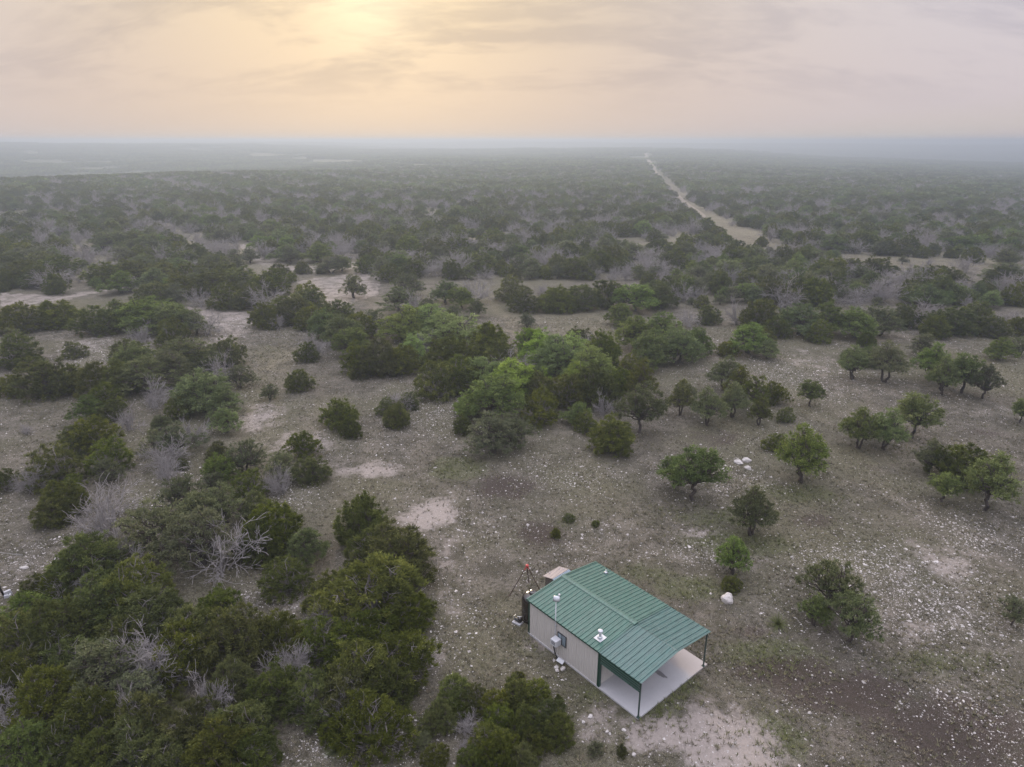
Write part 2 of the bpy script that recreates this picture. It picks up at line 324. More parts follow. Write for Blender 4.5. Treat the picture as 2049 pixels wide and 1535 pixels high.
def finish(t, color, rough=0.6, spec=0.5, metal=0.0, bump=None, bump_d=0.01, bump_s=0.5):
    o = t.node('ShaderNodeOutputMaterial')
    b = t.node('ShaderNodeBsdfPrincipled')
    t.put(b.inputs['Base Color'], color)
    t.put(b.inputs['Roughness'], rough)
    t.put(b.inputs['Metallic'], metal)
    b.inputs['Specular IOR Level'].default_value = spec
    if bump is not None:
        bn = t.node('ShaderNodeBump')
        bn.inputs['Strength'].default_value = bump_s
        bn.inputs['Distance'].default_value = bump_d
        t.link(bump, bn.inputs['Height'])
        t.link(bn.outputs[0], b.inputs['Normal'])
    t.link(b.outputs[0], o.inputs['Surface'])

def worn(name, col, var=0.25, scale=3.0, rough=0.5, spec=0.5, metal=0.0, dirt=None, dirt_amt=0.35):
    """A painted or plain surface with faint unevenness and a little grime of its own."""
    m, t = new_mat(name)
    p = t.node('ShaderNodeTexCoord').outputs['Object']
    n1 = t.noise(p, scale, 6, 0.6)
    n2 = t.noise(p, scale * 9, 4, 0.6)
    f = t.m('ADD', t.m('MULTIPLY', n1, 0.6), t.m('MULTIPLY', n2, 0.4))
    c = t.mix(f, tuple(x * (1 - var) for x in col), tuple(min(1, x * (1 + var)) for x in col))
    if dirt:
        c = t.mix(t.m('MULTIPLY', t.ramp(n1, 0.5, 0.72), dirt_amt), c, dirt)
    finish(t, c, t.m('ADD', rough - 0.08, t.m('MULTIPLY', n2, 0.16)), spec, metal, n2, 0.004, 0.25)
    return m

def leaf_mat(name, a, b, tips, trans=0.22):
    m, t = new_mat(name)
    o = t.node('ShaderNodeOutputMaterial')
    at = t.node('ShaderNodeAttribute', attribute_name='tone')
    oi = t.node('ShaderNodeObjectInfo')
    c = t.mix(at.outputs['Fac'], a, b)
    c = t.mix(t.m('MULTIPLY', t.ramp(at.outputs['Fac'], 0.72, 1.0), 0.8), c, tips)
    hs = t.node('ShaderNodeHueSaturation')
    t.link(c, hs.inputs['Color'])
    t.link(t.m('ADD', 0.485, t.m('MULTIPLY', oi.outputs['Random'], 0.03)), hs.inputs['Hue'])
    r2 = t.m('FRACT', t.m('MULTIPLY', oi.outputs['Random'], 7.31))
    t.link(t.m('ADD', 0.78, t.m('MULTIPLY', r2, 0.3)), hs.inputs['Saturation'])
    r3 = t.m('FRACT', t.m('MULTIPLY', oi.outputs['Random'], 13.7))
    t.link(t.m('ADD', 0.78, t.m('MULTIPLY', r3, 0.5)), hs.inputs['Value'])
    df = t.node('ShaderNodeBsdfDiffuse')
    tr = t.node('ShaderNodeBsdfTranslucent')
    t.link(hs.outputs[0], df.inputs[0]); t.link(hs.outputs[0], tr.inputs[0])
    mx = t.node('ShaderNodeMixShader')
    mx.inputs[0].default_value = trans
    t.link(df.outputs[0], mx.inputs[1]); t.link(tr.outputs[0], mx.inputs[2])
    t.link(mx.outputs[0], o.inputs['Surface'])
    return m

M = {}
M['juniper'] = leaf_mat('juniper_foliage', (0.060, 0.074, 0.017), (0.138, 0.156, 0.034), (0.206, 0.224, 0.050), 0.3)
M['oak'] = leaf_mat('oak_foliage', (0.090, 0.122, 0.036), (0.170, 0.216, 0.066), (0.245, 0.288, 0.094), 0.34)
M['bright'] = leaf_mat('bright_foliage', (0.145, 0.200, 0.040), (0.245, 0.320, 0.068), (0.32, 0.39, 0.10), 0.36)
M['greyoak'] = leaf_mat('grey_oak_foliage', (0.090, 0.104, 0.050), (0.152, 0.168, 0.080), (0.205, 0.215, 0.105), 0.33)
M['bark'] = worn('dark_bark', (0.075, 0.062, 0.055), 0.5, 6, 0.9, 0.2)
M['greybark'] = worn('grey_deadwood', (0.25, 0.232, 0.226), 0.4, 6, 0.9, 0.2)
M['greylimb'] = worn('grey_limbs', (0.20, 0.18, 0.175), 0.35, 6, 0.9, 0.2)
M['sotol'] = leaf_mat('sotol_blades', (0.085, 0.100, 0.035), (0.15, 0.165, 0.06), (0.2, 0.2, 0.09))

# ground: one material, what lies where is stored on the sheet itself
m, t = new_mat('rangeland_ground')
pos = t.node('ShaderNodeNewGeometry').outputs['Position']
A = t.node('ShaderNodeSeparateColor'); t.link(t.node('ShaderNodeAttribute', attribute_name='soil').outputs['Color'], A.inputs[0])
B = t.node('ShaderNodeSeparateColor'); t.link(t.node('ShaderNodeAttribute', attribute_name='cover').outputs['Color'], B.inputs[0])
n_big = t.noise(pos, 0.05, 5, 0.6)
n_mid = t.noise(pos, 0.45, 6, 0.65, 0.3)
n_fine = t.noise(pos, 5.0, 5, 0.7)
n_tiny = t.noise(pos, 17.0, 3, 0.7)
col = t.mix(t.ramp(n_mid, 0.35, 0.68), (0.100, 0.090, 0.064), (0.245, 0.216, 0.174))
col = t.mix(t.m('MULTIPLY', t.ramp(n_big, 0.42, 0.60), 0.75), col, (0.165, 0.156, 0.088))
def edge(amt, lo=0.3, hi=0.62, k=0.95):
    """patch with a broken, noisy rim"""
    return t.ramp(t.m('ADD', amt, t.m('MULTIPLY', t.m('SUBTRACT', t.m('ADD', t.m('MULTIPLY', n_mid, 0.6), t.m('MULTIPLY', n_fine, 0.4)), 0.5), 2 * k)), lo, hi)
col = t.mix(t.m('MULTIPLY', edge(B.outputs[0]), 0.7), col, (0.275, 0.245, 0.160))          # dry straw
col = t.mix(t.m('MULTIPLY', edge(A.outputs[2]), 0.75), col, (0.118, 0.132, 0.052))         # green grass
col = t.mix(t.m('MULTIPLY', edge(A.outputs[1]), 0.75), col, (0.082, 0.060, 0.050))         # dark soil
col = t.mix(t.m('MULTIPLY', edge(A.outputs[0]), 0.85), col, (0.47, 0.41, 0.37))         # pale caliche
sp_ = t.node('ShaderNodeSeparateXYZ'); t.link(pos, sp_.inputs[0])
n_gap = t.noise(pos, 0.022, 5, 0.6)
col = t.mix(t.m('MULTIPLY', t.ramp(n_gap, 0.40, 0.62), t.m('MULTIPLY', t.m('MULTIPLY', t.ramp(sp_.outputs[1], 120.0, 190.0), t.m('SUBTRACT', 1.0, t.ramp(sp_.outputs[1], 500.0, 900.0))), 0.7)), col, (0.31, 0.285, 0.20))
# litter and tufts seen from above, stone chips
col = t.mix(t.m('MULTIPLY', t.ramp(n_fine, 0.48, 0.62), 0.7), col, (0.058, 0.050, 0.036))
col = t.mix(t.m('MULTIPLY', t.ramp(n_tiny, 0.52, 0.66), 0.75), col, (0.44, 0.405, 0.37))
n_clod = t.noise(pos, 2.1, 6, 0.72, 0.6)
col = t.mix(t.m('MULTIPLY', t.ramp(n_clod, 0.50, 0.64), 0.75), col, (0.088, 0.084, 0.050))
col = t.mix(t.m('MULTIPLY', edge(A.outputs[0], 0.45, 0.9), 0.7), col, (0.50, 0.435, 0.39))
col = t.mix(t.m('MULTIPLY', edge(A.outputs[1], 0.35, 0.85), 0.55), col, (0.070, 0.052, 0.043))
vo = t.node('ShaderNodeTexVoronoi', feature='F1')
t.link(pos, vo.inputs['Vector']); vo.inputs['Scale'].default_value = 11.0
chip = t.m('MULTIPLY', t.m('LESS_THAN', vo.outputs['Distance'], 0.26), t.ramp(t.m('ADD', t.m('MULTIPLY', n_mid, 0.5), t.m('MULTIPLY', B.outputs[1], 0.55)), 0.42, 0.85))
vs2 = t.node('ShaderNodeSeparateColor'); t.link(vo.outputs['Color'], vs2.inputs[0])
chip = t.m('MULTIPLY', chip, t.m('GREATER_THAN', vs2.outputs[0], 0.35))
col = t.mix(t.m('MULTIPLY', chip, 0.8), col, (0.60, 0.56, 0.53))
col = t.mix(t.m('MULTIPLY', t.ramp(sp_.outputs[1], 500.0, 1000.0), 0.9), col, (0.105, 0.115, 0.060))   # far slopes, closed green cover
col = t.v('SCALE', col, scale=0.64)
finish(t, col, 0.95, 0.1, 0, t.m('ADD', t.m('MULTIPLY', n_fine, 1.0), t.m('MULTIPLY', n_tiny, 0.5)), 0.12, 0.8)
M['ground'] = m

m, t = new_mat('limestone')
at = t.node('ShaderNodeAttribute', attribute_name='tone')
p = t.node('ShaderNodeNewGeometry').outputs['Position']
n = t.noise(p, 9, 5, 0.65)
c = t.mix(at.outputs['Fac'], (0.18, 0.165, 0.155), (0.54, 0.51, 0.485))
c = t.mix(t.m('MULTIPLY', t.ramp(n, 0.45, 0.7), 0.5), c, (0.20, 0.17, 0.15))
finish(t, c, 0.9, 0.2, 0, n, 0.03, 0.6)
M['stone'] = m

m, t = new_mat('dry_grass')
at = t.node('ShaderNodeAttribute', attribute_name='tone')
gr = t.node('ShaderNodeAttribute', attribute_name='fresh')
c = t.mix(at.outputs['Fac'], (0.085, 0.075, 0.055), (0.235, 0.20, 0.145))
c = t.mix(gr.outputs['Fac'], c, t.mix(at.outputs['Fac'], (0.070, 0.085, 0.030), (0.155, 0.165, 0.065)))
finish(t, c, 0.9, 0.1)
M['grass'] = m

M['road'] = worn('caliche_road', (0.20, 0.175, 0.14), 0.35, 0.25, 0.95, 0.1)
M['slab'] = None
m, t = new_mat('porch_concrete')
p = t.node('ShaderNodeTexCoord').outputs['Object']
n1 = t.noise(p, 0.9, 6, 0.6); n2 = t.noise(p, 14, 5, 0.65)
c = t.mix(n1, (0.36, 0.358, 0.375), (0.45, 0.44, 0.445))
c = t.mix(t.m('MULTIPLY', t.ramp(n2, 0.45, 0.7), 0.25), c, (0.28, 0.275, 0.28))
sx = t.node('ShaderNodeSeparateXYZ'); t.link(p, sx.inputs[0])
# browner strip along the open side
c = t.mix(t.m('MULTIPLY', t.ramp(t.m('ADD', sx.outputs[1], t.m('MULTIPLY', n1, 0.8)), 4.9, 5.5), 0.7), c, (0.43, 0.375, 0.345))
# dark elongated blotch with an uneven rim
q = t.node('ShaderNodeMapping'); t.link(p, q.inputs[0])
q.vector_type = 'POINT'
q.inputs['Location'].default_value = (-7.70, -3.55, 0)
q2 = t.node('ShaderNodeMapping'); t.link(q.outputs[0], q2.inputs[0])
q2.inputs['Rotation'].default_value = (0, 0, math.radians(-62))
q2.inputs['Scale'].default_value = (1.35, 5.5, 0.0)
dst = t.m('ADD', t.v('LENGTH', q2.outputs[0]), t.m('MULTIPLY', t.m('SUBTRACT', t.noise(p, 3.2, 4, 0.6), 0.5), 1.3))
st = t.m('SUBTRACT', 1.0, t.ramp(dst, 0.75, 0.95))
c = t.mix(t.m('MULTIPLY', st, 0.8), c, (0.085, 0.08, 0.085))
finish(t, c, t.m('ADD', 0.55, t.m('MULTIPLY', n2, 0.2)), 0.4, 0, n2, 0.004, 0.3)
M['slab'] = m

def sheet_metal(name, col, dust):
    """painted roof sheet: chalky fading in streaks down the slope, dust, a few scuffs"""
    m_, t_ = new_mat(name)
    p_ = t_.node('ShaderNodeTexCoord').outputs['Object']
    oi_ = t_.node('ShaderNodeObjectInfo')
    mp_ = t_.node('ShaderNodeMapping'); t_.link(p_, mp_.inputs[0]); mp_.inputs['Scale'].default_value = (7.0, 0.55, 1.0)
    off = t_.node('ShaderNodeCombineXYZ'); t_.link(t_.m('MULTIPLY', oi_.outputs['Random'], 37.0), off.inputs[0]); t_.link(off.outputs[0], mp_.inputs['Location'])
    streak = t_.noise(mp_.outputs[0], 1.6, 6, 0.65)
    blot = t_.noise(p_, 1.3, 6, 0.6); fine = t_.noise(p_, 24, 4, 0.65)
    c_ = t_.mix(t_.ramp(streak, 0.35, 0.70), tuple(x * 0.80 for x in col), tuple(x * 1.25 for x in col))
    c_ = t_.mix(t_.m('MULTIPLY', t_.ramp(blot, 0.45, 0.70), 0.45), c_, dust)
    c_ = t_.mix(t_.m('MULTIPLY', t_.ramp(fine, 0.60, 0.75), 0.35), c_, tuple(x * 1.5 for x in dust))
    c_ = t_.mix(t_.m('MULTIPLY', oi_.outputs['Random'], 0.22), c_, dust)
    finish(t_, c_, t_.m('ADD', 0.14, t_.m('MULTIPLY', streak, 0.28)), 0.85, 0.1, blot, 0.02, 0.25)
    return m_
M['roof'] = sheet_metal('green_roof_metal', (0.028, 0.100, 0.074), (0.080, 0.130, 0.108))
M['porch_roof'] = sheet_metal('newer_green_roof_metal', (0.030, 0.094, 0.082), (0.080, 0.128, 0.122))
M['green'] = worn('dark_green_trim', (0.007, 0.040, 0.025), 0.2, 2, 0.4, 0.5)
M['post'] = worn('dark_green_steel', (0.035, 0.060, 0.050), 0.3, 4, 0.5, 0.5)
M['wall'] = worn('light_stone_wall_metal', (0.50, 0.475, 0.44), 0.06, 1.5, 0.45, 0.4, 0.0, (0.40, 0.36, 0.32), 0.25)
M['white'] = worn('white_enamel', (0.50, 0.51, 0.53), 0.08, 4, 0.45, 0.5, 0.0, (0.45, 0.43, 0.40), 0.4)
M['galv'] = worn('galvanised_steel', (0.50, 0.52, 0.54), 0.15, 6, 0.4, 0.5, 0.6)
M['darkframe'] = worn('dark_bronze_frame', (0.03, 0.032, 0.034), 0.2, 5, 0.45, 0.5)
M['glass'] = worn('window_glass', (0.16, 0.21, 0.24), 0.1, 2, 0.08, 0.9)
M['black'] = worn('black_poly', (0.020, 0.015, 0.013), 0.2, 3, 0.17, 0.9)
M['rubber'] = worn('black_rubber', (0.012, 0.012, 0.013), 0.2, 8, 0.6, 0.4)
M['rustroof'] = worn('faded_red_roof_metal', (0.20, 0.175, 0.195), 0.25, 3, 0.5, 0.4, 0.0, (0.17, 0.12, 0.115), 0.5)
M['blueroof'] = worn('faded_blue_roof_metal', (0.20, 0.255, 0.30), 0.2, 3, 0.45, 0.5)
M['plank'] = worn('weathered_plank', (0.115, 0.100, 0.088), 0.45, 5, 0.85, 0.2)
M['redpaint'] = worn('red_paint', (0.42, 0.055, 0.05), 0.2, 8, 0.5, 0.5)
M['ruststeel'] = worn('rusty_dark_steel', (0.055, 0.030, 0.026), 0.4, 10, 0.6, 0.4)
M['concrete'] = worn('grey_concrete', (0.40, 0.40, 0.42), 0.2, 5, 0.8, 0.3)

# ------------------------------------------------------------------ mesh helpers
def link(o, parent=None):
    COL.objects.link(o)
    if parent is not None:
        o.parent = parent
    return o

def tag(o, label=None, cat=None, group=None, kind=None):
    if label: o['label'] = label
    if cat: o['category'] = cat
    if group: o['group'] = group
    if kind: o['kind'] = kind
    return o

def tri_mesh(name, V, F, mats, tone=None, smooth=False, extra=None, mat_idx=None):
    """numpy verts (n,3) and triangles (m,3) -> mesh, 'tone' one float per vertex"""
    V = np.asarray(V, dtype=np.float32); F = np.asarray(F, dtype=np.int32)
    me = bpy.data.meshes.new(name)
    k = F.shape[1]
    me.vertices.add(len(V)); me.vertices.foreach_set('co', V.ravel())
    me.loops.add(F.size); me.loops.foreach_set('vertex_index', F.ravel())
    me.polygons.add(len(F))
    me.polygons.foreach_set('loop_start', np.arange(0, F.size, k, dtype=np.int32))
    me.polygons.foreach_set('loop_total', np.full(len(F), k, dtype=np.int32))
    if smooth: me.polygons.foreach_set('use_smooth', np.ones(len(F), dtype=bool))
    for m_ in (mats if isinstance(mats, (list, tuple)) else [mats]):
        me.materials.append(m_)
    if mat_idx is not None:
        me.polygons.foreach_set('material_index', np.asarray(mat_idx, dtype=np.int32))
    if tone is not None:
        a = me.attributes.new('tone', 'FLOAT', 'POINT'); a.data.foreach_set('value', np.asarray(tone, dtype=np.float32))
    for key, (typ, val) in (extra or {}).items():
        a = me.attributes.new(key, typ, 'POINT')
        a.data.foreach_set('color' if typ == 'FLOAT_COLOR' else 'value', np.asarray(val, dtype=np.float32).ravel())
    me.update(calc_edges=True)
    return me

class MB:
    """collects quads, boxes, tubes and turned shapes; build() links ONE mesh object"""
    def __init__(self):
        self.v = []; self.f = []
    def quad(self, *p):
        b = len(self.v); self.v += [tuple(q) for q in p]; self.f.append(tuple(range(b, b + len(p))))
        return self
    def box(self, x0, x1, y0, y1, z0, z1, mat=None):
        b = len(self.v)
        P = [(x, y, z) for z in (z0, z1) for y in (y0, y1) for x in (x0, x1)]
        if mat is not None:
            P = [tuple(mat @ Vector(q)) for q in P]
        self.v += P
        for q in ((0, 2, 3, 1), (4, 5, 7, 6), (0, 1, 5, 4), (2, 6, 7, 3), (0, 4, 6, 2), (1, 3, 7, 5)):
            self.f.append(tuple(b + i for i in q))
        return self
    def tube(self, pts, r, n=8, cap=True):
        pts = [Vector(p) for p in pts]
        rs = r if isinstance(r, (list, tuple)) else [r] * len(pts)
        b = len(self.v)
        for i, p in enumerate(pts):
            dr = (pts[min(i + 1, len(pts) - 1)] - pts[max(i - 1, 0)]).normalized()
            u = dr.cross(Vector((0, 0, 1)) if abs(dr.z) < 0.9 else Vector((1, 0, 0))).normalized()
            w_ = dr.cross(u)
            for k in range(n):
                a = 2 * math.pi * k / n
                self.v.append(tuple(p + (u * math.cos(a) + w_ * math.sin(a)) * rs[i]))
        for i in range(len(pts) - 1):
            for k in range(n):
                self.f.append((b + i * n + k, b + i * n + (k + 1) % n, b + (i + 1) * n + (k + 1) % n, b + (i + 1) * n + k))
        if cap:
            self.f.append(tuple(b + k for k in reversed(range(n))))
            self.f.append(tuple(b + (len(pts) - 1) * n + k for k in range(n)))
        return self
    def lathe(self, prof, n=24, c=(0, 0, 0)):
        """prof: (radius, z) from the bottom up"""
        b = len(self.v)
        for r, z in prof:
            for k in range(n):
                a = 2 * math.pi * k / n
                self.v.append((c[0] + r * math.cos(a), c[1] + r * math.sin(a), c[2] + z))
        for i in range(len(prof) - 1):
            for k in range(n):
                self.f.append((b + i * n + k, b + i * n + (k + 1) % n, b + (i + 1) * n + (k + 1) % n, b + (i + 1) * n + k))
        self.f.append(tuple(b + k for k in reversed(range(n))))
        self.f.append(tuple(b + (len(prof) - 1) * n + k for k in range(n)))
        return self
    def mesh(self, name, mat, smooth=False):
        me = bpy.data.meshes.new(name)
        me.from_pydata(self.v, [], self.f)
        me.materials.append(mat)
        if smooth:
            me.polygons.foreach_set('use_smooth', [True] * len(me.polygons))
        me.update()
        return me
    def build(self, name, mat, parent=None, smooth=False, loc=None):
        o = bpy.data.objects.new(name, self.mesh(name, mat, smooth))
        link(o, parent)
        if loc is not None: o.location = loc
        return o

def empty(name, loc=(0, 0, 0), rz=0.0):
    o = bpy.data.objects.new(name, None)
    o.empty_display_size = 0.3
    COL.objects.link(o)
    o.location = loc; o.rotation_euler = (0, 0, rz)
    return o

# ------------------------------------------------------------------ terrain
# ridge and valley heights along seven bearings (tangent of the bearing, then distance: height)
PROF = [
 (-0.95, [(0,0),(150,0),(400,-2),(640,0),(800,-9),(1100,-22),(1800,-6),(2900,20),(3500,9),(4800,16),(9500,6)]),
 (-0.75, [(0,0),(150,0),(400,-2),(640,0),(800,-9),(1100,-22),(1800,-6),(2900,20),(3500,9),(4800,16),(9500,6)]),
 (-0.38, [(0,0),(150,0),(400,-1),(700,0),(900,-8),(1200,-15),(2000,-2),(2900,18),(3500,6),(4800,15),(9500,6)]),
 (-0.09, [(0,0),(300,0),(600,-3),(1000,-5),(1800,-4),(2400,0),(2800,-12),(3500,-4),(4300,16),(5200,8),(9500,0)]),
 (0.19,  [(0,0),(300,-1),(700,-4),(1500,-3),(2400,6),(2800,-6),(3500,-2),(4300,15),(5200,6),(9500,0)]),
 (0.49,  [(0,0),(300,-2),(700,-8),(1500,-15),(2200,-18),(2600,-28),(3500,-14),(4400,8),(5200,4),(9500,0)]),
 (0.75,  [(0,0),(300,-3),(700,-10),(1500,-22),(2100,-25),(2600,-37),(4000,-12),(5000,6),(9500,0)]),
]
_t = np.array([p[0] for p in PROF])
def _hash_noise(x, y, s):
    return (np.sin(x * 1.31 / s + 1.7) * np.cos(y * 1.13 / s - 0.6) + 0.6 * np.sin((x * 0.83 + y * 0.61) / s * 1.9 + 2.1) + 0.4 * np.cos((x * 0.57 - y * 1.21) / s * 2.7)) / 2.0
def height(x, y):
    x = np.asarray(x, dtype=float); y = np.asarray(y, dtype=float)
    r = np.hypot(x, y)
    b = np.where(y > 1e-6, x / np.maximum(y, 1e-6), np.sign(x) * 9)
    b = np.clip(b, _t[0], _t[-1])
    cols = np.stack([np.interp(r, [q[0] for q in p[1]], [q[1] for q in p[1]]) for p in PROF])
    i = np.clip(np.searchsorted(_t, b, side='right') - 1, 0, len(_t) - 2)
    f = (b - _t[i]) / (_t[i + 1] - _t[i]); f = f * f * (3 - 2 * f)
    if cols.ndim == 1:
        h = cols[i] * (1 - f) + cols[i + 1] * f
    else:
        flat = cols.reshape(len(_t), -1); k = np.arange(flat.shape[1])
        h = (flat[i.ravel(), k] * (1 - f.ravel()) + flat[i.ravel() + 1, k] * f.ravel()).reshape(x.shape)
    far = np.clip((r - 160) / 900, 0, 1)
    h = h * np.clip((r - 140) / 200, 0, 1)
    return h + far * (1.6 * _hash_noise(x, y, 210) + 0.8 * _hash_noise(x + 300, y, 90)) + np.clip((r - 2600) / 1200, 0, 1) * 12.0 * _hash_noise(x, y, 430)

az_f = np.linspace(-50, 50, 520)
az_b = np.concatenate([np.linspace(50, 310, 60)[1:-1]])
AZ = np.radians(np.concatenate([az_f, az_b]))
RR = np.concatenate([[4.0, 10.0, 16.0], np.geomspace(20, 9500, 520)])
na, nr = len(AZ), len(RR)
X = np.outer(RR, np.sin(AZ)); Y = np.outer(RR, np.cos(AZ))
Z = height(X, Y)
fields = {k: np.zeros_like(X) for k in ('pale', 'dark', 'green', 'tan', 'rock')}
for kind, px, py, rx, ry, am in PATCHES:
    q = ((X - px) / (rx * 1.15)) ** 2 + ((Y - py) / (ry * 1.15)) ** 2
    fields[kind] = np.maximum(fields[kind], am * np.exp(-q))
def inside(x, y, poly):
    x = np.asarray(x, dtype=float); y = np.asarray(y, dtype=float)
    c = np.zeros(x.shape, dtype=bool)
    n = len(poly); j = n - 1
    for i in range(n):
        xi, yi = poly[i]; xj, yj = poly[j]
        c ^= ((yi > y) != (yj > y)) & (x < (xj - xi) * (y - yi) / ((yj - yi) if yj != yi else 1e-9) + xi)
        j = i
    return c
for i, poly in enumerate(CLEARINGS):
    ins = inside(X, Y, poly) & (Y < 300)
    fields['pale' if i in (0, 1, 2, 8) else 'tan'][ins] = 0.55
V = np.stack([X.ravel(), Y.ravel(), Z.ravel()], 1)
V = np.vstack([V, [[0, 0, 0]]])
ii, jj = np.meshgrid(np.arange(nr - 1), np.arange(na), indexing='ij')
j2 = (jj + 1) % na
F = np.stack([ii * na + jj, ii * na + j2, (ii + 1) * na + j2, (ii + 1) * na + jj], -1).reshape(-1, 4)[:, ::-1]
soil = np.zeros((len(V), 4), dtype=np.float32); cover = np.zeros((len(V), 4), dtype=np.float32)
soil[:-1, 0] = fields['pale'].ravel(); soil[:-1, 1] = fields['dark'].ravel(); soil[:-1, 2] = fields['green'].ravel()
cover[:-1, 0] = fields['tan'].ravel(); cover[:-1, 1] = fields['rock'].ravel()
me = tri_mesh('ground', V, F, M['ground'], smooth=True, extra={'soil': ('FLOAT_COLOR', soil), 'cover': ('FLOAT_COLOR', cover)})
# close the small hole under the camera with a fan
ground = link(bpy.data.objects.new('ground', me))
import bmesh
bm = bmesh.new(); bm.from_mesh(me); bm.verts.ensure_lookup_table()
ce = bm.verts[len(V) - 1]
for j in range(na):
    bm.faces.new((ce, bm.verts[(j + 1) % na], bm.verts[j]))
bmesh.ops.recalc_face_normals(bm, faces=[f_ for f_ in bm.faces if len(f_.verts) == 3])
bm.to_mesh(me); bm.free()
tag(ground, 'stony dry rangeland floor reaching to the hazy horizon', 'ground', kind='structure')

# dirt road cut straight through the scrub
ROAD = [(73, 234), (78, 275), (86, 325), (99, 418), (125, 584), (192, 980), (309, 1665), (470, 2490)]
pts = []
for (xa, ya), (xb, yb) in zip(ROAD[:-1], ROAD[1:]):
    n = max(6, int(math.hypot(xb - xa, yb - ya) / 12))
    for k in range(n):
        u = k / n; pts.append((xa + (xb - xa) * u, ya + (yb - ya) * u))
pts.append(ROAD[-1])
rv = []; rf = []
for i, (x, y) in enumerate(pts):
    x1, y1 = pts[min(i + 1, len(pts) - 1)]; x0, y0 = pts[max(i - 1, 0)]
    dx, dy = x1 - x0, y1 - y0; L = math.hypot(dx, dy); nx, ny = dy / L, -dx / L
    hw = 1.25 + 0.35 * math.sin(i * 0.7) + (y > 300) * 0.6 + (y > 900) * 1.6
    hw *= min(1.0, 0.25 + (y - 234) / 60)
    for s_ in (-1, -0.4, 0.4, 1):
        px, py = x + nx * hw * s_, y + ny * hw * s_
        rv.append((px, py, float(height(px, py)) + 0.06 + 0.0004 * y))
    if i:
        b = i * 4
        for k in range(3):
            rf.append((b - 4 + k, b - 3 + k, b + 1 + k, b + k))
me = bpy.data.meshes.new('dirt_road'); me.from_pydata(rv, [], rf); me.materials.append(M['road']); me.update()
road = link(bpy.data.objects.new('dirt_road', me))
tag(road, 'pale dirt road running straight through the scrub to the ridge', 'road', kind='structure')
def road_dist(x, y):
    dmin = np.full(np.shape(x), 1e9)
    for (xa, ya), (xb, yb) in zip(ROAD[:-1], ROAD[1:]):
        vx, vy = xb - xa, yb - ya
        u = np.clip(((x - xa) * vx + (y - ya) * vy) / (vx * vx + vy * vy), 0, 1)
        dmin = np.minimum(dmin, np.hypot(x - xa - u * vx, y - ya - u * vy))
    return dmin

# ------------------------------------------------------------------ tree builders (numpy)
def unit(a):
    return a / np.maximum(np.linalg.norm(a, axis=-1, keepdims=True), 1e-9)

def seg_tubes(segs, n=3):
    """segments (p0, p1, r0, r1) -> verts, tris of tapered tubes"""
    P0 = np.array([s[0] for s in segs]); P1 = np.array([s[1] for s in segs])
    R0 = np.array([s[2] for s in segs]); R1 = np.array([s[3] for s in segs])
    dr = unit(P1 - P0)
    up = np.where(np.abs(dr[:, 2:3]) < 0.9, np.array([[0, 0, 1.0]]), np.array([[1.0, 0, 0]]))
    u = unit(np.cross(dr, up)); w_ = np.cross(dr, u)
    k = np.arange(n) * 2 * np.pi / n
    ring = u[:, None, :] * np.cos(k)[None, :, None] + w_[:, None, :] * np.sin(k)[None, :, None]
    V = np.concatenate([P0[:, None] + ring * R0[:, None, None], P1[:, None] + ring * R1[:, None, None]], 1).reshape(-1, 3)
    F = []
    for a in range(n):
        b = (a + 1) % n
        F += [(a, b, n + b), (a, n + b, n + a)]
    F = (np.array(F)[None] + (np.arange(len(segs)) * 2 * n)[:, None, None]).reshape(-1, 3)
    return V, F

def limb(rng, p0, p1, r0, r1, n=5, wob=0.08):
    """a crooked limb as a chain of segments"""
    p0 = np.array(p0, float); p1 = np.array(p1, float)
    L = np.linalg.norm(p1 - p0)
    pts = [p0 + (p1 - p0) * (i / n) + (rng.normal(0, wob * L, 3) * (0 < i < n)) for i in range(n + 1)]
    return [(pts[i], pts[i + 1], r0 + (r1 - r0) * i / n, r0 + (r1 - r0) * (i + 1) / n) for i in range(n)], pts

def grow(rng, p, dr, L, r, depth, segs, spread=0.6, up=0.05, kids=(2, 4)):
    """bare branching"""
    n = 3
    q = np.array(p, float); dr = unit(np.array(dr, float))
    pts = [q]
    for i in range(n):
        dr = unit(dr + rng.normal(0, 0.16, 3) + np.array([0, 0, up]))
        q2 = q + dr * L / n
        segs.append((q, q2, r * (1 - 0.18 * i), r * (1 - 0.18 * (i + 1))))
        q = q2; pts.append(q)
    if depth <= 0:
        return
    for _ in range(rng.integers(kids[0], kids[1] + 1)):
        k = rng.integers(1, n + 1)
        nd = unit(dr + rng.normal(0, spread, 3))
        grow(rng, pts[k], nd, L * rng.uniform(0.55, 0.8), r * 0.55, depth - 1, segs, spread, up, kids)

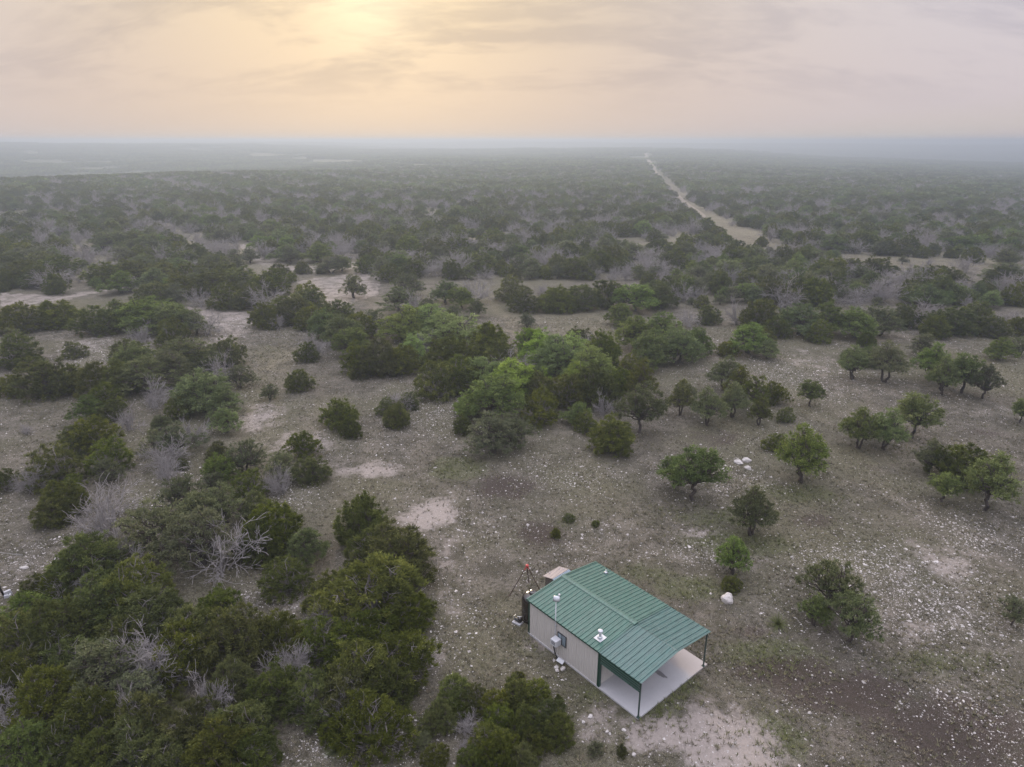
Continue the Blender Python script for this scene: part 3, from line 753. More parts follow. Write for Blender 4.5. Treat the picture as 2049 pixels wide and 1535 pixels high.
def leaves(rng, C, Nn, rad, per, ln, wd, up=0.35, squash=0.8):
    """clumps at C (n,3) facing Nn: 'per' small blades each, as single triangles"""
    n = len(C)
    off = unit(rng.normal(0, 1, (n, per, 3))) * np.abs(rng.normal(0, 0.62, (n, per, 1)))
    off += Nn[:, None, :] * rng.uniform(-0.1, 0.75, (n, per, 1))
    pos = C[:, None] + off * rad[:, None, None] * np.array([1, 1, squash])
    dr = unit(off * 0.8 + Nn[:, None] * 0.5 + np.array([0, 0, up]) + rng.normal(0, 0.45, (n, per, 3)))
    side = unit(np.cross(dr, rng.normal(0, 1, (n, per, 3))))
    l = ln * rng.uniform(0.6, 1.35, (n, per, 1)); w_ = wd * rng.uniform(0.7, 1.3, (n, per, 1))
    a = pos - side * w_ * 0.5; b = pos + side * w_ * 0.5; c = pos + dr * l
    V = np.stack([a, b, c], 2).reshape(-1, 3)
    F = np.arange(len(V)).reshape(-1, 3)
    base = rng.uniform(0.15, 0.75, (n, 1))
    tone = np.clip(base + rng.normal(0, 0.16, (n, per)), 0, 1)
    return V, F, np.repeat(tone.reshape(-1), 3)

def lobed(rng, lobes, count, cull=0.72, lowcut=-0.55, skirt=False):
    """points over the outside of a union of ellipsoids"""
    C, N, S = [], [], []
    cen = np.array([l[0] for l in lobes]); rad = np.array([l[1] for l in lobes])
    wts = rad[:, 0] * rad[:, 1]; wts = wts / wts.sum()
    while len(C) < count:
        i = rng.choice(len(lobes), p=wts)
        dv = unit(rng.normal(0, 1, 3))
        if dv[2] < lowcut: continue
        p = cen[i] + dv * rad[i] * rng.uniform(0.72, 1.04)
        if skirt and dv[2] < 0:          # the crown hangs straight down to the ground
            h2 = math.hypot(dv[0], dv[1]); p[:2] = cen[i][:2] + dv[:2] / h2 * rad[i][:2] * rng.uniform(0.8, 1.0)
        q = np.linalg.norm((p - cen) / rad, axis=1); q[i] = 9
        if q.min() < cull: continue
        if p[2] < 0.12: continue
        C.append(p); N.append(unit(dv / rad[i])); S.append(i)
    return np.array(C), np.array(N), np.array(S)

def puffs(rng, W, Hh, n, r0, r1, low, flat=0.8):
    """foliage cushions over an uneven dome"""
    ph = rng.uniform(0, 6.28, 3); out_ = []
    tries = 0
    while len(out_) < n and tries < 4000:
        tries += 1
        a = rng.uniform(0, 6.28)
        R = W / 2 * (0.80 + 0.13 * np.sin(2 * a + ph[0]) + 0.10 * np.sin(3 * a + ph[1]) + 0.06 * np.sin(5 * a + ph[2]))
        r = rng.uniform(r0, r1)
        q = math.sqrt(rng.uniform(0, 1)); rho = q * max(R - r * 0.6, 0.1)
        top = Hh * (1 - 0.62 * q ** 2.3) * (1 + 0.10 * np.sin(2 * a + ph[1])) - r * flat
        z = top if rng.uniform() < 0.62 else rng.uniform(min(low, top), top)
        c = np.array([rho * np.cos(a), rho * np.sin(a), max(z, low)])
        if any(np.linalg.norm(c - p[0]) < 0.62 * (r + p[1][0]) for p in out_): continue
        out_.append((c, np.array([r, r, r * flat])))
    for i in rng.choice(len(out_), size=min(len(out_), max(6, n // 3)), replace=False):     # ragged leaders
        c, rd = out_[i]
        dv = unit(np.array([c[0] * 0.5 + rng.normal(0, .3), c[1] * 0.5 + rng.normal(0, .3), 0.55 + rng.uniform(0, .5)]))
        r = rng.uniform(0.10, 0.20)
        out_.append((c + dv * rd[0] * rng.uniform(1.05, 1.45), np.array([r, r, r * 1.5])))
    return out_

def juniper(seed, W=4.2, Hh=3.3, np_=40, per=66, ln=0.125, wd=0.052, tall=False, ragged=0.0, each=9):
    rng = np.random.default_rng(seed)
    lobes = puffs(rng, W, Hh * (1.1 if tall else 1.0), np_, 0.34, 0.62, 0.30, 1.05)
    if ragged:
        lobes = [l for l in lobes if rng.uniform() > ragged]
    C, N, S = lobed(rng, lobes, int(each * len(lobes)), 0.80, -0.75)
    rad = rng.uniform(0.10, 0.22, len(C))
    V, F, T = leaves(rng, C, N, rad, per, ln, wd, 0.6, 1.15)
    T = np.clip(T + np.repeat(rng.normal(0, 0.13, len(lobes))[S], per * 3), 0, 1)
    segs = []
    stems = [np.array([rng.normal(0, .10), rng.normal(0, .10), 0]) for _ in range(4)]
    for i, (cn, rd) in enumerate(lobes):
        s0, pt = limb(rng, stems[i % 4], cn, 0.055, 0.016, 5, 0.06)
        segs += s0
        for c in C[S == i][::3]:
            segs += limb(rng, pt[rng.integers(3, 6)], c, 0.014, 0.006, 2, 0.07)[0]
    return (V, F, T), seg_tubes(segs, 4)

def oak(seed, W=4.4, Hh=3.6, np_=34, per=60, ln=0.105, wd=0.066, sparse=False, stems=2, each=8, low=1.05):
    rng = np.random.default_rng(seed)
    lobes = puffs(rng, W, Hh, np_, 0.30, 0.58, low, 0.75)
    C, N, S = lobed(rng, lobes, int(each * len(lobes)), 0.75, -0.85)
    rad = rng.uniform(0.13, 0.30, len(C))
    V, F, T = leaves(rng, C, N, rad, per, ln, wd, 0.15, 0.75)
    T = np.clip(T + np.repeat(rng.normal(0, 0.13, len(lobes))[S], per * 3), 0, 1)
    segs = []; bases = []
    for k in range(stems):
        a = rng.uniform(0, 6.28); b0 = np.array([np.cos(a), np.sin(a), 0]) * (0.12 if stems > 1 else 0)
        top = b0 * 2.6 + np.array([rng.normal(0, .22), rng.normal(0, .22), Hh * rng.uniform(0.26, 0.36)])
        s0, pt = limb(rng, b0, top, 0.13, 0.09, 4, 0.06)
        segs += s0; bases.append(top)
    for i, (cn, rd) in enumerate(lobes):
        b0 = min(bases, key=lambda b: np.linalg.norm(b[:2] - cn[:2]))
        s0, pt = limb(rng, b0, cn, 0.055, 0.02, 5, 0.08)
        segs += s0
        for c in C[S == i][::2]:
            segs += limb(rng, pt[rng.integers(3, 6)], c, 0.018, 0.007, 2, 0.08)[0]
    return (V, F, T), seg_tubes(segs, 5)

def bare(seed, W=4.0, Hh=2.5):
    rng = np.random.default_rng(seed)
    segs = []
    for k in range(rng.integers(10, 14)):
        a = rng.uniform(0, 6.28); lean = rng.uniform(0.35, 1.15)
        dr = np.array([np.cos(a) * lean, np.sin(a) * lean, 1.0])
        grow(rng, (rng.normal(0, .15), rng.normal(0, .15), 0), dr, 1.15 * rng.uniform(0.8, 1.2), 0.045, 3, segs, 0.5, 0.03, (3, 4))
    P = np.array([s[1] for s in segs])
    ext = max(np.percentile(np.abs(P[:, 0]), 96), np.percentile(np.abs(P[:, 1]), 96)) * 2; hz = np.percentile(P[:, 2], 98)
    s = np.array([W / ext, W / ext, Hh / hz])
    segs = [(a * s, b * s, max(r0 * .95, .0135), max(r1 * .95, .0095)) for a, b, r0, r1 in segs]
    return seg_tubes(segs, 3)

PRO = {'J': [], 'O': [], 'B': [], 'G': [], 'T': [], 'K': [], 'D': []}
W0 = {'J': (4.2, 3.3), 'O': (4.4, 3.6), 'B': (4.4, 3.6), 'G': (4.4, 3.6), 'T': (4.4, 4.0), 'K': (4.0, 4.6), 'D': (4.0, 2.5)}
def fit(V, w_, h_):
    """scale a generated shape so that its crown measures w_ by h_"""
    e = np.percentile(np.abs(V[:, :2]), 98) * 2
    return np.array([w_ / e, w_ / e, h_ / np.percentile(V[:, 2], 99.5)])
def add_proto(kind, crown, wood, leafm, barkm):
    (V, F, T), (V2, F2) = crown, wood
    s = fit(V, *W0[kind])
    V = V * s; V2 = V2 * s
    cm = tri_mesh('crown', V, F, leafm, T)
    tm = tri_mesh('trunk', V2, F2, barkm, smooth=True)
    allV = np.vstack([V2, V]); allF = np.vstack([F2, F + len(V2)])
    one = tri_mesh('tree', allV, allF, [barkm, leafm], np.concatenate([np.zeros(len(V2)), T]), mat_idx=np.concatenate([np.zeros(len(F2)), np.ones(len(F))]))
    PRO[kind].append((cm, tm, one))
for sd, kw in ((1, {}), (2, dict(tall=True)), (3, dict(ragged=0.22)), (4, dict(np_=46)), (5, dict(ragged=0.14, each=8)), (6, dict(tall=True, np_=44)), (7, dict(np_=34, ragged=0.1))):
    add_proto('J', *juniper(sd, **kw), M['juniper'], M['bark'] if sd in (2, 4, 6) else M['greylimb'])
for sd, kw in ((11, {}), (12, dict(stems=3, np_=40)), (13, dict(stems=1, low=1.3, np_=30)), (14, dict(np_=38, low=0.8)), (15, dict(stems=1, low=1.25))):
    add_proto('O', *oak(sd, **kw), M['oak'], M['bark'])
for sd in (21, 22, 23):
    add_proto('B', *oak(sd, np_=42, low=0.7), M['bright'], M['bark'])
for sd, kw in ((31, dict(np_=30, per=48, each=7)), (32, dict(np_=26, per=48, each=7, stems=3)), (33, dict(np_=34, per=46, each=7)), (34, dict(np_=24, per=50, stems=1, low=1.2))):
    add_proto('G', *oak(sd, **kw), M['greyoak'], M['bark'])
for sd, kw, mm in ((71, dict(stems=1, low=2.0, np_=30, Hh=4.0, per=52), 'oak'), (72, dict(stems=2, low=1.9, np_=30, Hh=4.0, per=50), 'greyoak'), (73, dict(stems=1, low=2.0, np_=26, Hh=4.0, each=7, per=52), 'greyoak'),
                   (74, dict(stems=2, low=1.95, np_=32, Hh=4.0, per=52), 'oak')):
    add_proto('T', *oak(sd, **kw), M[mm], M['bark'])      # field oaks that stand clear on a trunk
for sd in (81, 82, 83):
    add_proto('K', *oak(sd, stems=1 + sd % 2, low=1.9, np_=30, Hh=4.6, ln=0.12, wd=0.052), M['juniper'], M['bark'])
for sd in (41, 42, 43, 44, 45):
    V, F = bare(sd)
    PRO['D'].append((None, None, tri_mesh('branches', V, F, M['greybark'])))

# ------------------------------------------------------------------ the shed: its own frame, x along the ridge, y across
SHED_AT = (1.10, 36.14)
SHED_RZ = math.radians(-49.75)
_cs, _sn = math.cos(SHED_RZ), math.sin(SHED_RZ)
def shed_xy(x, y):
    return (SHED_AT[0] + x * _cs - y * _sn, SHED_AT[1] + x * _sn + y * _cs)
def to_shed(x, y):
    dx, dy = np.asarray(x) - SHED_AT[0], np.asarray(y) - SHED_AT[1]
    return dx * _cs + dy * _sn, -dx * _sn + dy * _cs

shed = empty('metal_shed', (*SHED_AT, 0), SHED_RZ)
tag(shed, 'cream metal shed with green ribbed roof and open concrete porch', 'shed')

def rib_sheet(width, length, pitch, rib=0.036, mat=None, name='roof_panel', thick=0.004, minor=True):
    """ribbed steel sheet lying in x (across ribs) and y (along ribs), ribs up in z"""
    prof = []
    n = max(1, round(width / pitch)); p = width / n
    for i in range(n):
        x = i * p
        prof += [(x, 0)]
        c = x + p * 0.5
        prof += [(c - 0.036, 0), (c - 0.018, rib), (c + 0.018, rib), (c + 0.036, 0)]
    prof.append((width, 0))
    mb = MB()
    m_ = len(prof)
    for y in (0, length):
        for dz in (0, -thick):
            mb.v += [(x, y, z + dz) for x, z in prof]
    for i in range(m_ - 1):
        mb.f.append((i, i + 1, 2 * m_ + i + 1, 2 * m_ + i))
        mb.f.append((m_ + i + 1, m_ + i, 3 * m_ + i, 3 * m_ + i + 1))
        mb.f.append((i + 1, i, m_ + i, m_ + i + 1))
        mb.f.append((2 * m_ + i, 2 * m_ + i + 1, 3 * m_ + i + 1, 3 * m_ + i))
    return mb.mesh(name, mat)

def put(me, name, parent, origin, xax, yax):
    """place a sheet with its x and y axes along the given directions"""
    xa = Vector(xax).normalized(); ya = Vector(yax).normalized(); za = xa.cross(ya)
    mt = Matrix(((xa.x, ya.x, za.x, origin[0]), (xa.y, ya.y, za.y, origin[1]), (xa.z, ya.z, za.z, origin[2]), (0, 0, 0, 1)))
    o = bpy.data.objects.new(name, me)
    link(o, parent); o.matrix_local = mt
    return o

LX, PX, WY = 6.03, 9.05, 6.05          # main length, porch end, width
EV, RG, YR = 2.62, 2.96, 3.07          # eave and ridge height, ridge line
MB().box(-0.06, PX + 0.05, -0.06, WY + 0.32, -0.10, 0.10).build('concrete_slab', M['slab'], shed)
# walls: separate sheets with vertical ribs
wsheet = rib_sheet(LX / 7, EV - 0.12, 0.215, 0.026, M['wall'], 'wall_panel')
for k in range(7):
    put(wsheet, 'wall_panel', shed, (LX / 7 * (k), 0.0, 0.08), (1, 0, 0), (0, 0, 1))
for k in range(7):
    put(wsheet, 'wall_panel', shed, (LX / 7 * (k + 1), WY, 0.08), (-1, 0, 0), (0, 0, 1))
gsheet = rib_sheet(WY / 7, EV - 0.06, 0.215, 0.026, M['wall'], 'wall_panel')
for k in range(7):
    put(gsheet, 'wall_panel', shed, (0, WY - WY / 7 * k, 0.08), (0, -1, 0), (0, 0, 1))
    put(gsheet, 'wall_panel', shed, (LX, WY / 7 * k, 0.08), (0, 1, 0), (0, 0, 1))
for x in (0.0, LX):      # gable triangles over the end walls
    mb = MB(); e = 0.004 if x else -0.004
    mb.v += [(x - e, 0.02, EV - 0.05), (x - e, WY - 0.02, EV - 0.05), (x - e, WY - 0.02, EV - .02), (x - e, YR, RG - .02), (x - e, 0.02, EV - .02)]
    mb.f.append((0, 1, 2, 3, 4)); mb.build('gable_panel', M['wall'], shed)
# shaded entrance door under the porch
dr = MB().box(LX + 0.03, LX + 0.07, 3.4, 4.4, 0.1, 2.1).build('door', M['white'], shed)
MB().tube([(LX + 0.07, 3.5, 1.05), (LX + 0.13, 3.5, 1.05)], 0.02).build('handle', M['galv'], dr)
# corner and base trim
for x, y in ((-0.035, -0.04), (-0.035, WY - 0.09)):
    MB().box(x, x + 0.13, y, y + 0.13, 0.05, EV - 0.02).build('corner_trim', M['green'], shed)
MB().box(LX - 0.05, LX + 0.11, -0.05, 0.12, 0.10, EV - 0.03).build('corner_trim', M['green'], shed)
MB().box(LX - 0.05, LX + 0.11, WY - 0.1, WY + 0.05, 0.10, EV - 0.03).build('corner_trim', M['green'], shed)
MB().box(0.10, LX - 0.055, -0.030, -0.012, 0.05, 0.11).build('base_trim', M['wall'], shed)
# roof sheets
def slope(x0, x1, n, mat, drop, name, ybot_l=-0.12, ybot_r=WY + 0.22):
    wd = (x1 - x0) / n
    zl = EV - drop; zr = EV - drop - 0.01; zt = RG - drop
    slL = math.hypot(YR - ybot_l, zt - zl); slR = math.hypot(ybot_r - YR, zt - zr)
    mL = rib_sheet(wd - 0.004, slL - 0.01, 0.305, 0.036, mat, name); mR = rib_sheet(wd - 0.004, slR - 0.01, 0.305, 0.036, mat, name)
    for k in range(n):
        put(mL, name, shed, (x0 + wd * k, ybot_l, zl), (1, 0, 0), (0, YR - ybot_l, zt - zl))
        put(mR, name, shed, (x0 + wd * (k + 1), ybot_r, zr), (-1, 0, 0), (0, YR - ybot_r, zt - zr))
slope(-0.14, LX + 0.06, 7, M['roof'], 0.0, 'roof_panel')
slope(LX + 0.03, PX + 0.12, 3, M['porch_roof'], 0.03, 'porch_roof_panel')
cap = MB()
cw, ct = 0.20, 0.05
sl = (RG - EV) / (YR + 0.12)
cap.v += [(x, y, z) for x in (-0.16, LX + 0.10) for y, z in ((YR - cw, RG + ct - cw * sl - 0.03), (YR - cw + 0.03, RG + ct - (cw - .03) * sl), (YR, RG + ct + 0.01), (YR + cw - 0.03, RG + ct - (cw - .03) * sl), (YR + cw, RG + ct - cw * sl - 0.03))]
for i in range(4): cap.f.append((i, i + 5, i + 6, i + 1))
cap.f.append((0, 1, 2, 3, 4)); cap.f.append((9, 8, 7, 6, 5))
cap.build('ridge_cap', M['roof'], shed)
# eave and rake trim
MB().box(-0.14, LX + 0.02, -0.125, -0.10, EV - 0.10, EV - 0.006).build('eave_trim', M['green'], shed)
MB().box(-0.14, LX + 0.02, WY + 0.18, WY + 0.21, EV - 0.12, EV - 0.02).build('eave_trim', M['green'], shed)
for x in (-0.155,):
    mb = MB()
    for (ya, za, yb, zb) in ((-0.12, EV, YR, RG), (YR, RG, WY + 0.22, EV - 0.01)):
        mb.v += [(x, ya, za - 0.10), (x, yb, zb - 0.10), (x, yb, zb + 0.045), (x, ya, za + 0.045), (x + 0.10, ya, za + 0.045), (x + 0.10, yb, zb + 0.045)]
        b = len(mb.v) - 6
        mb.f += [(b, b + 1, b + 2, b + 3), (b + 3, b + 2, b + 5, b + 4)]
    mb.build('rake_trim', M['roof'], shed)
# porch frame
mb = MB()
mb.box(PX - 0.03, PX + 0.05, 0.03, YR, 0, 0.09, Matrix(((1, 0, 0, 0), (0, 1, 0, 0), (0, sl, 1, EV - 0.13), (0, 0, 0, 1))))
mb.build('front_beam', M['post'], shed)
sr = -(RG - EV + .01) / (WY + .22 - YR)
mb = MB()
mb.box(PX - 0.03, PX + 0.05, YR, WY + 0.1, 0, 0.09, Matrix(((1, 0, 0, 0), (0, 1, 0, 0), (0, sr, 1, RG - 0.13 - sr * YR), (0, 0, 0, 1))))
mb.build('front_beam', M['post'], shed)
for y in (0.0, WY):
    p = MB().box(PX - 0.04, PX + 0.03, y - 0.035, y + 0.035, 0.10, EV - 0.10).build('post', M['post'], shed)
    MB().box(PX - 0.10, PX + 0.09, y - 0.09, y + 0.09, 0.101, 0.112).build('base_plate', M['post'], p)
for y in (1.2, 4.9):
    z = EV + (y * sl if y < YR else (WY + .22 - y) * -sr) - 0.16
    MB().box(LX + 0.12, PX - 0.035, y - 0.03, y + 0.03, z - 0.02, z + 0.06).build('purlin', M['post'], shed)
# green valance hung along the porch side, ribs lying level
vp = rib_sheet(0.64, PX - LX - 0.20, 0.16, 0.034, M['green'], 'valance_panel')
put(vp, 'valance_panel', shed, (PX - 0.02, -0.06, EV - 0.06 - 0.64), (0, 0, 1), (-1, 0, 0))
MB().box(LX + 0.12, PX - 0.0, -0.085, -0.055, EV - 0.075 - 0.66, EV - 0.035 - 0.66).build('valance_trim', M['roof'], shed)
# window
wi = MB()
x0, x1, z0, z1 = 2.66, 3.40, 1.09, 1.88
for b in ((x0, x1, z0, z0 + .045), (x0, x1, z1 - .045, z1), (x0, x0 + .045, z0 + .045, z1 - .045), (x1 - .045, x1, z0 + .045, z1 - .045), ((x0 + x1) / 2 - .015, (x0 + x1) / 2 + .015, z0 + .045, z1 - .045)):
    wi.box(b[0], b[1], -0.07, -0.022, b[2], b[3])
wo = wi.build('window', M['darkframe'], shed)
for a, b in ((x0 + .045, (x0 + x1) / 2 - .015), ((x0 + x1) / 2 + .015, x1 - .045)):
    MB().box(a, b, -0.045, -0.035, z0 + .045, z1 - .045).build('pane', M['glass'], wo)
# stove pipe through the roof
zf = EV + (0.70 + 0.12) * sl
vp_ = MB().tube([(5.40, 0.70, zf), (5.40, 0.70, zf + 0.48)], 0.08, 16).build('vent_pipe', M['galv'], shed, True)
mb = MB(); mb.box(5.14, 5.68, 0.42, 0.98, zf + 0.040, zf + 0.055, Matrix(((1, 0, 0, 0), (0, 1, 0, 0), (0, sl, 1, -sl * 0.7), (0, 0, 0, 1)))); mb.build('flashing', M['galv'], vp_)
MB().lathe([(0.16, 0.05), (0.10, 0.14)], 16, (5.40, 0.70, zf)).build('flashing_cone', M['galv'], vp_, True)
MB().lathe([(0.10, 0.47), (0.15, 0.48), (0.15, 0.55), (0.12, 0.57), (0.02, 0.60)], 16, (5.40, 0.70, zf)).build('cap', M['white'], vp_, True)
pv = MB().tube([(1.25, 5.75, EV + 0.02), (1.25, 5.75, EV + 0.30)], 0.04, 10).build('plumbing_vent', M['galv'], shed, True)
MB().lathe([(0.17, 0.075), (0.06, 0.16)], 12, (1.25, 5.75, EV)).build('flashing', M['galv'], pv, True)

def at_shed(name, x, y, z=0.0, rz=0.0):
    return empty(name, (*shed_xy(x, y), z), SHED_RZ + rz)

# air conditioner in the window
ac = at_shed('air_conditioner', 2.78, -0.29, 1.13)
tag(ac, 'white air conditioner box sticking out below the shed window', 'air conditioner')
MB().box(-0.24, 0.24, -0.24, 0.20, 0, 0.40).build('housing', M['white'], ac)
MB().box(-0.247, -0.241, -0.17, 0.12, 0.07, 0.34).build('side_vent', M['darkframe'], ac)
for k in range(5):
    MB().box(-0.16, 0.16, -0.252, -0.241, 0.07 + k * 0.06, 0.095 + k * 0.06).build('louver', M['darkframe'] if k % 2 else M['galv'], ac)
hose = MB().tube([Vector((2.70, -0.40, 1.13)), (2.71, -0.40, 0.95), (2.76, -0.38, 0.62), (2.90, -0.34, 0.30), (3.06, -0.33, 0.06)], 0.035, 8)
ho = hose.build('drain_hose', M['rubber'], None, True); ho.location = (*SHED_AT, 0); ho.rotation_euler = (0, 0, SHED_RZ)
tag(ho, 'black hose hanging down the cream wall to the ground', 'hose')
ma = at_shed('antenna_mast', 2.50, -0.10)
tag(ma, 'thin white mast with small antenna rising past the shed eave', 'antenna')
MB().tube([(0, 0, 0), (0, 0, 4.05)], 0.028, 8).build('pole', M['white'], ma, True)
for z in (0.9, 2.2):
    MB().box(-0.05, 0.05, -0.035, 0.095, z, z + 0.03).build('bracket', M['galv'], ma)
dish = MB()
for i in range(7):
    for j in range(9):
        a = (i / 6 - 0.5) * 0.36; b = (j / 8 - 0.5) * 0.44
        dish.v.append((b * (1 - 5.0 * a * a), 1.3 * (a * a + b * b), a * (1 - 2.2 * b * b)))
for i in range(6):
    for j in range(8):
        q = i * 9 + j; dish.f.append((q, q + 1, q + 10, q + 9))
do = dish.build('dish', M['galv'], ma, True); do.location = (0.05, -0.02, 4.20); do.rotation_euler = (math.radians(-30), 0.0, 0.7)
sd_ = do.modifiers.new('thick', 'SOLIDIFY'); sd_.thickness = 0.012
MB().tube([(0.05, 0.0, 4.18), (0.02, 0.22, 4.34)], 0.014, 6).build('feed_arm', M['galv'], ma)
MB().box(-0.03, 0.07, 0.19, 0.29, 4.30, 4.40).build('feed_horn', M['white'], ma)

bd = at_shed('splash_board', 3.24, -0.33, 0.20, 0.12)
tag(bd, 'small white board propped on pale stones beside the shed wall', 'board')
mb = MB(); mb.box(-0.24, 0.24, -0.13, 0.13, -0.02, 0.02, Matrix.Rotation(0.45, 4, 'X')); o = mb.build('panel', M['white'], bd)
MB().box(-0.17, -0.12, -0.03, 0.03, -0.20, 0.0).build('prop', M['darkframe'], bd)
MB().box(0.12, 0.17, -0.03, 0.03, -0.20, 0.0).build('prop', M['darkframe'], bd)

# ------------------------------------------------------------------ stones that can be told apart
def rock_mesh(seed, lx, ly, lz, sub=3, rough=0.16, tone=0.85):
    bm_ = bmesh.new()
    bmesh.ops.create_icosphere(bm_, subdivisions=sub, radius=1.0)
    rg = random.Random(seed)
    offs = Vector((rg.uniform(0, 50), rg.uniform(0, 50), rg.uniform(0, 50)))
    from mathutils import noise as nz
    planes = [(Vector((rg.gauss(0, 1), rg.gauss(0, 1), rg.gauss(0, .7))).normalized(), rg.uniform(0.55, 0.85)) for _ in range(7)]
    for v_ in bm_.verts:
        p = v_.co.normalized()
        r = 1.0
        for nrm, dd in planes:
            k = p.dot(nrm)
            if k > 0.05: r = min(r, dd / k)
        r *= 1 + rough * nz.noise(p * 2.1 + offs) + rough * 0.5 * nz.noise(p * 6 + offs)
        v_.co = Vector((p.x * lx, p.y * ly, max(p.z, -0.35) * lz)) * r
    me_ = bpy.data.meshes.new('rock'); bm_.to_mesh(me_); bm_.free()
    a_ = me_.attributes.new('tone', 'FLOAT', 'POINT'); a_.data.foreach_set('value', np.full(len(me_.vertices), tone, dtype=np.float32))
    me_.materials.append(M['stone'])
    return me_
def rock(name, x, y, lx, ly, lz, seed, label, rz=0.0, group=None, tone=0.85):
    o_ = link(bpy.data.objects.new(name, rock_mesh(seed, lx, ly, lz, 3 if lx > 0.3 else 2, 0.16, tone)))
    o_.location = (x, y, lz * 0.28); o_.rotation_euler = (0, 0, rz)
    return tag(o_, label, 'rock', group)
rock('boulder', 14.98, 39.5, 0.52, 0.42, 0.42, 5, 'large pale limestone boulder standing below the small oak right of the shed', 0.3, tone=0.8)
for i, (x, y, lx, ly, lab) in enumerate((
    (shed_xy(3.32, -0.78)[0], shed_xy(3.32, -0.78)[1], .19, .16, 'rounded pale stone under the outer end of the white board'),
    (shed_xy(3.72, -0.55)[0], shed_xy(3.72, -0.55)[1], .21, .17, 'broad pale stone under the inner end of the white board'),
    (shed_xy(3.55, -0.90)[0], shed_xy(3.55, -0.90)[1], .15, .13, 'small pale stone lying out in front of the white board'),
    (4.33, 29.35, .20, .14, 'largest white stone between the front junipers and the porch slab'),
    (3.9, 29.0, .13, .10, 'small white stone next to the largest one beside the front junipers'),
    (5.1, 28.35, .12, .09, 'white stone halfway between the front junipers and the slab corner'),
    (5.25, 28.2, .09, .07, 'tiny white stone paired with another below the slab corner'),
    (6.05, 28.45, .14, .10, 'flat white stone just left of the porch slab corner'),
    (6.3, 26.9, .17, .12, 'pale stone near the bottom edge below the slab corner'),
    (22.4, 60.9, .62, .40, 'flat white stone slab left of a pair beyond the lone round oak'),
    (23.3, 61.3, .50, .42, 'flat white stone slab right of a pair beyond the lone round oak'),
    (22.9, 59.7, .42, .30, 'smaller white slab lying in front of the pair of white slabs'),
    (-36.4, 43.3, .40, .20, 'long pale stone near the guyed mast at the left edge'),
    (-34.6, 44.5, .28, .18, 'pale stone right of the long one near the left edge'))):
    rock('limestone_rock', x, y, lx, ly, 0.55 * min(lx, ly) + 0.04, 20 + i, lab, i * 1.3, 'pale loose stones')

# ------------------------------------------------------------------ things behind the shed
tk = at_shed('water_tank', -1.02, 1.12)
tag(tk, 'black upright water tank with domed top at the shed corner', 'tank')
MB().lathe([(0.65, 0.0), (0.67, 0.06), (0.66, 0.12), (0.67, 0.8), (0.66, 0.84), (0.67, 0.88), (0.67, 1.50), (0.66, 1.60), (0.62, 1.72), (0.53, 1.84), (0.40, 1.93), (0.22, 1.98)], 32).build('body', M['black'], tk, True)
ld = MB().lathe([(0.20, 1.97), (0.22, 1.99), (0.25, 2.02), (0.25, 2.08), (0.20, 2.11), (0.05, 2.125)], 24, (0.0, 0.1, 0.0)).build('lid', M['black'], tk, True)
MB().tube([(-0.08, 0.1, 2.12), (-0.08, 0.1, 2.155), (0.08, 0.1, 2.155), (0.08, 0.1, 2.12)], 0.012, 6).build('handle', M['darkframe'], ld)
MB().tube([(-0.40, -0.50, 0.10), (-0.62, -0.68, 0.10), (-0.62, -0.68, 0.0)], 0.03, 8).build('outlet_pipe', M['galv'], tk)
pu = at_shed('water_pump', -1.25, 0.12, 0.0, 0.25)
tag(pu, 'dark water pump on a concrete pad in front of black tank', 'pump')
MB().box(-0.32, 0.30, -0.22, 0.22, 0, 0.09).build('pad', M['concrete'], pu)
MB().tube([(-0.22, 0, 0.24), (0.16, 0, 0.24)], [0.12, 0.12], 14).build('motor', M['darkframe'], pu, True)
MB().lathe([(0.13, 0.09), (0.15, 0.16), (0.15, 0.38), (0.10, 0.46), (0.03, 0.48)], 16, (0.12, 0.06, 0)).build('pressure_vessel', M['black'], pu, True)
MB().tube([(-0.22, 0, 0.24), (-0.30, 0, 0.24), (-0.30, 0, 0.42), (-0.30, 0.2, 0.42)], 0.022, 8).build('pipe', M['galv'], pu)
MB().lathe([(0.045, 0.48), (0.045, 0.52)], 12, (0.12, 0.06, 0)).build('gauge', M['white'], pu)

tp = at_shed('tripod_hoist', -3.45, 2.75)
tag(tp, 'rusty steel tripod with red head standing behind the black tank', 'tripod')
apex = Vector((0.30, -0.16, 2.35))
for fx, fy in ((-0.35, -1.2), (-0.65, 0.85), (0.75, 0.75)):
    ft = Vector((fx, fy, 0))
    lg = MB().tube([ft, ft.lerp(apex, 0.5), apex + (ft - apex) * 0.02], [0.03, 0.028, 0.026], 8).build('leg', M['ruststeel'], tp)
    MB().box(fx - 0.06, fx + 0.06, fy - 0.06, fy + 0.06, 0, 0.02).build('foot', M['ruststeel'], lg)
    up_ = ft.lerp(apex, 0.86)
    MB().tube([up_, apex + (ft - apex) * 0.03], 0.038, 8).build('red_sleeve', M['redpaint'], tp)
MB().lathe([(0.10, -0.06), (0.12, 0.0), (0.10, 0.05), (0.03, 0.08)], 14, apex).build('head', M['redpaint'], tp)
hk = MB().tube([apex + Vector((0, 0, -0.06)), apex + Vector((0.0, 0, -0.55))], 0.014, 6).build('chain', M['ruststeel'], tp)
MB().tube([apex + Vector((0, 0, -0.55)), apex + Vector((0.07, 0, -0.62)), apex + Vector((0.05, 0, -0.72)), apex + Vector((-0.05, 0, -0.72)), apex + Vector((-0.06, 0, -0.64))], 0.014, 6).build('hook', M['ruststeel'], hk)

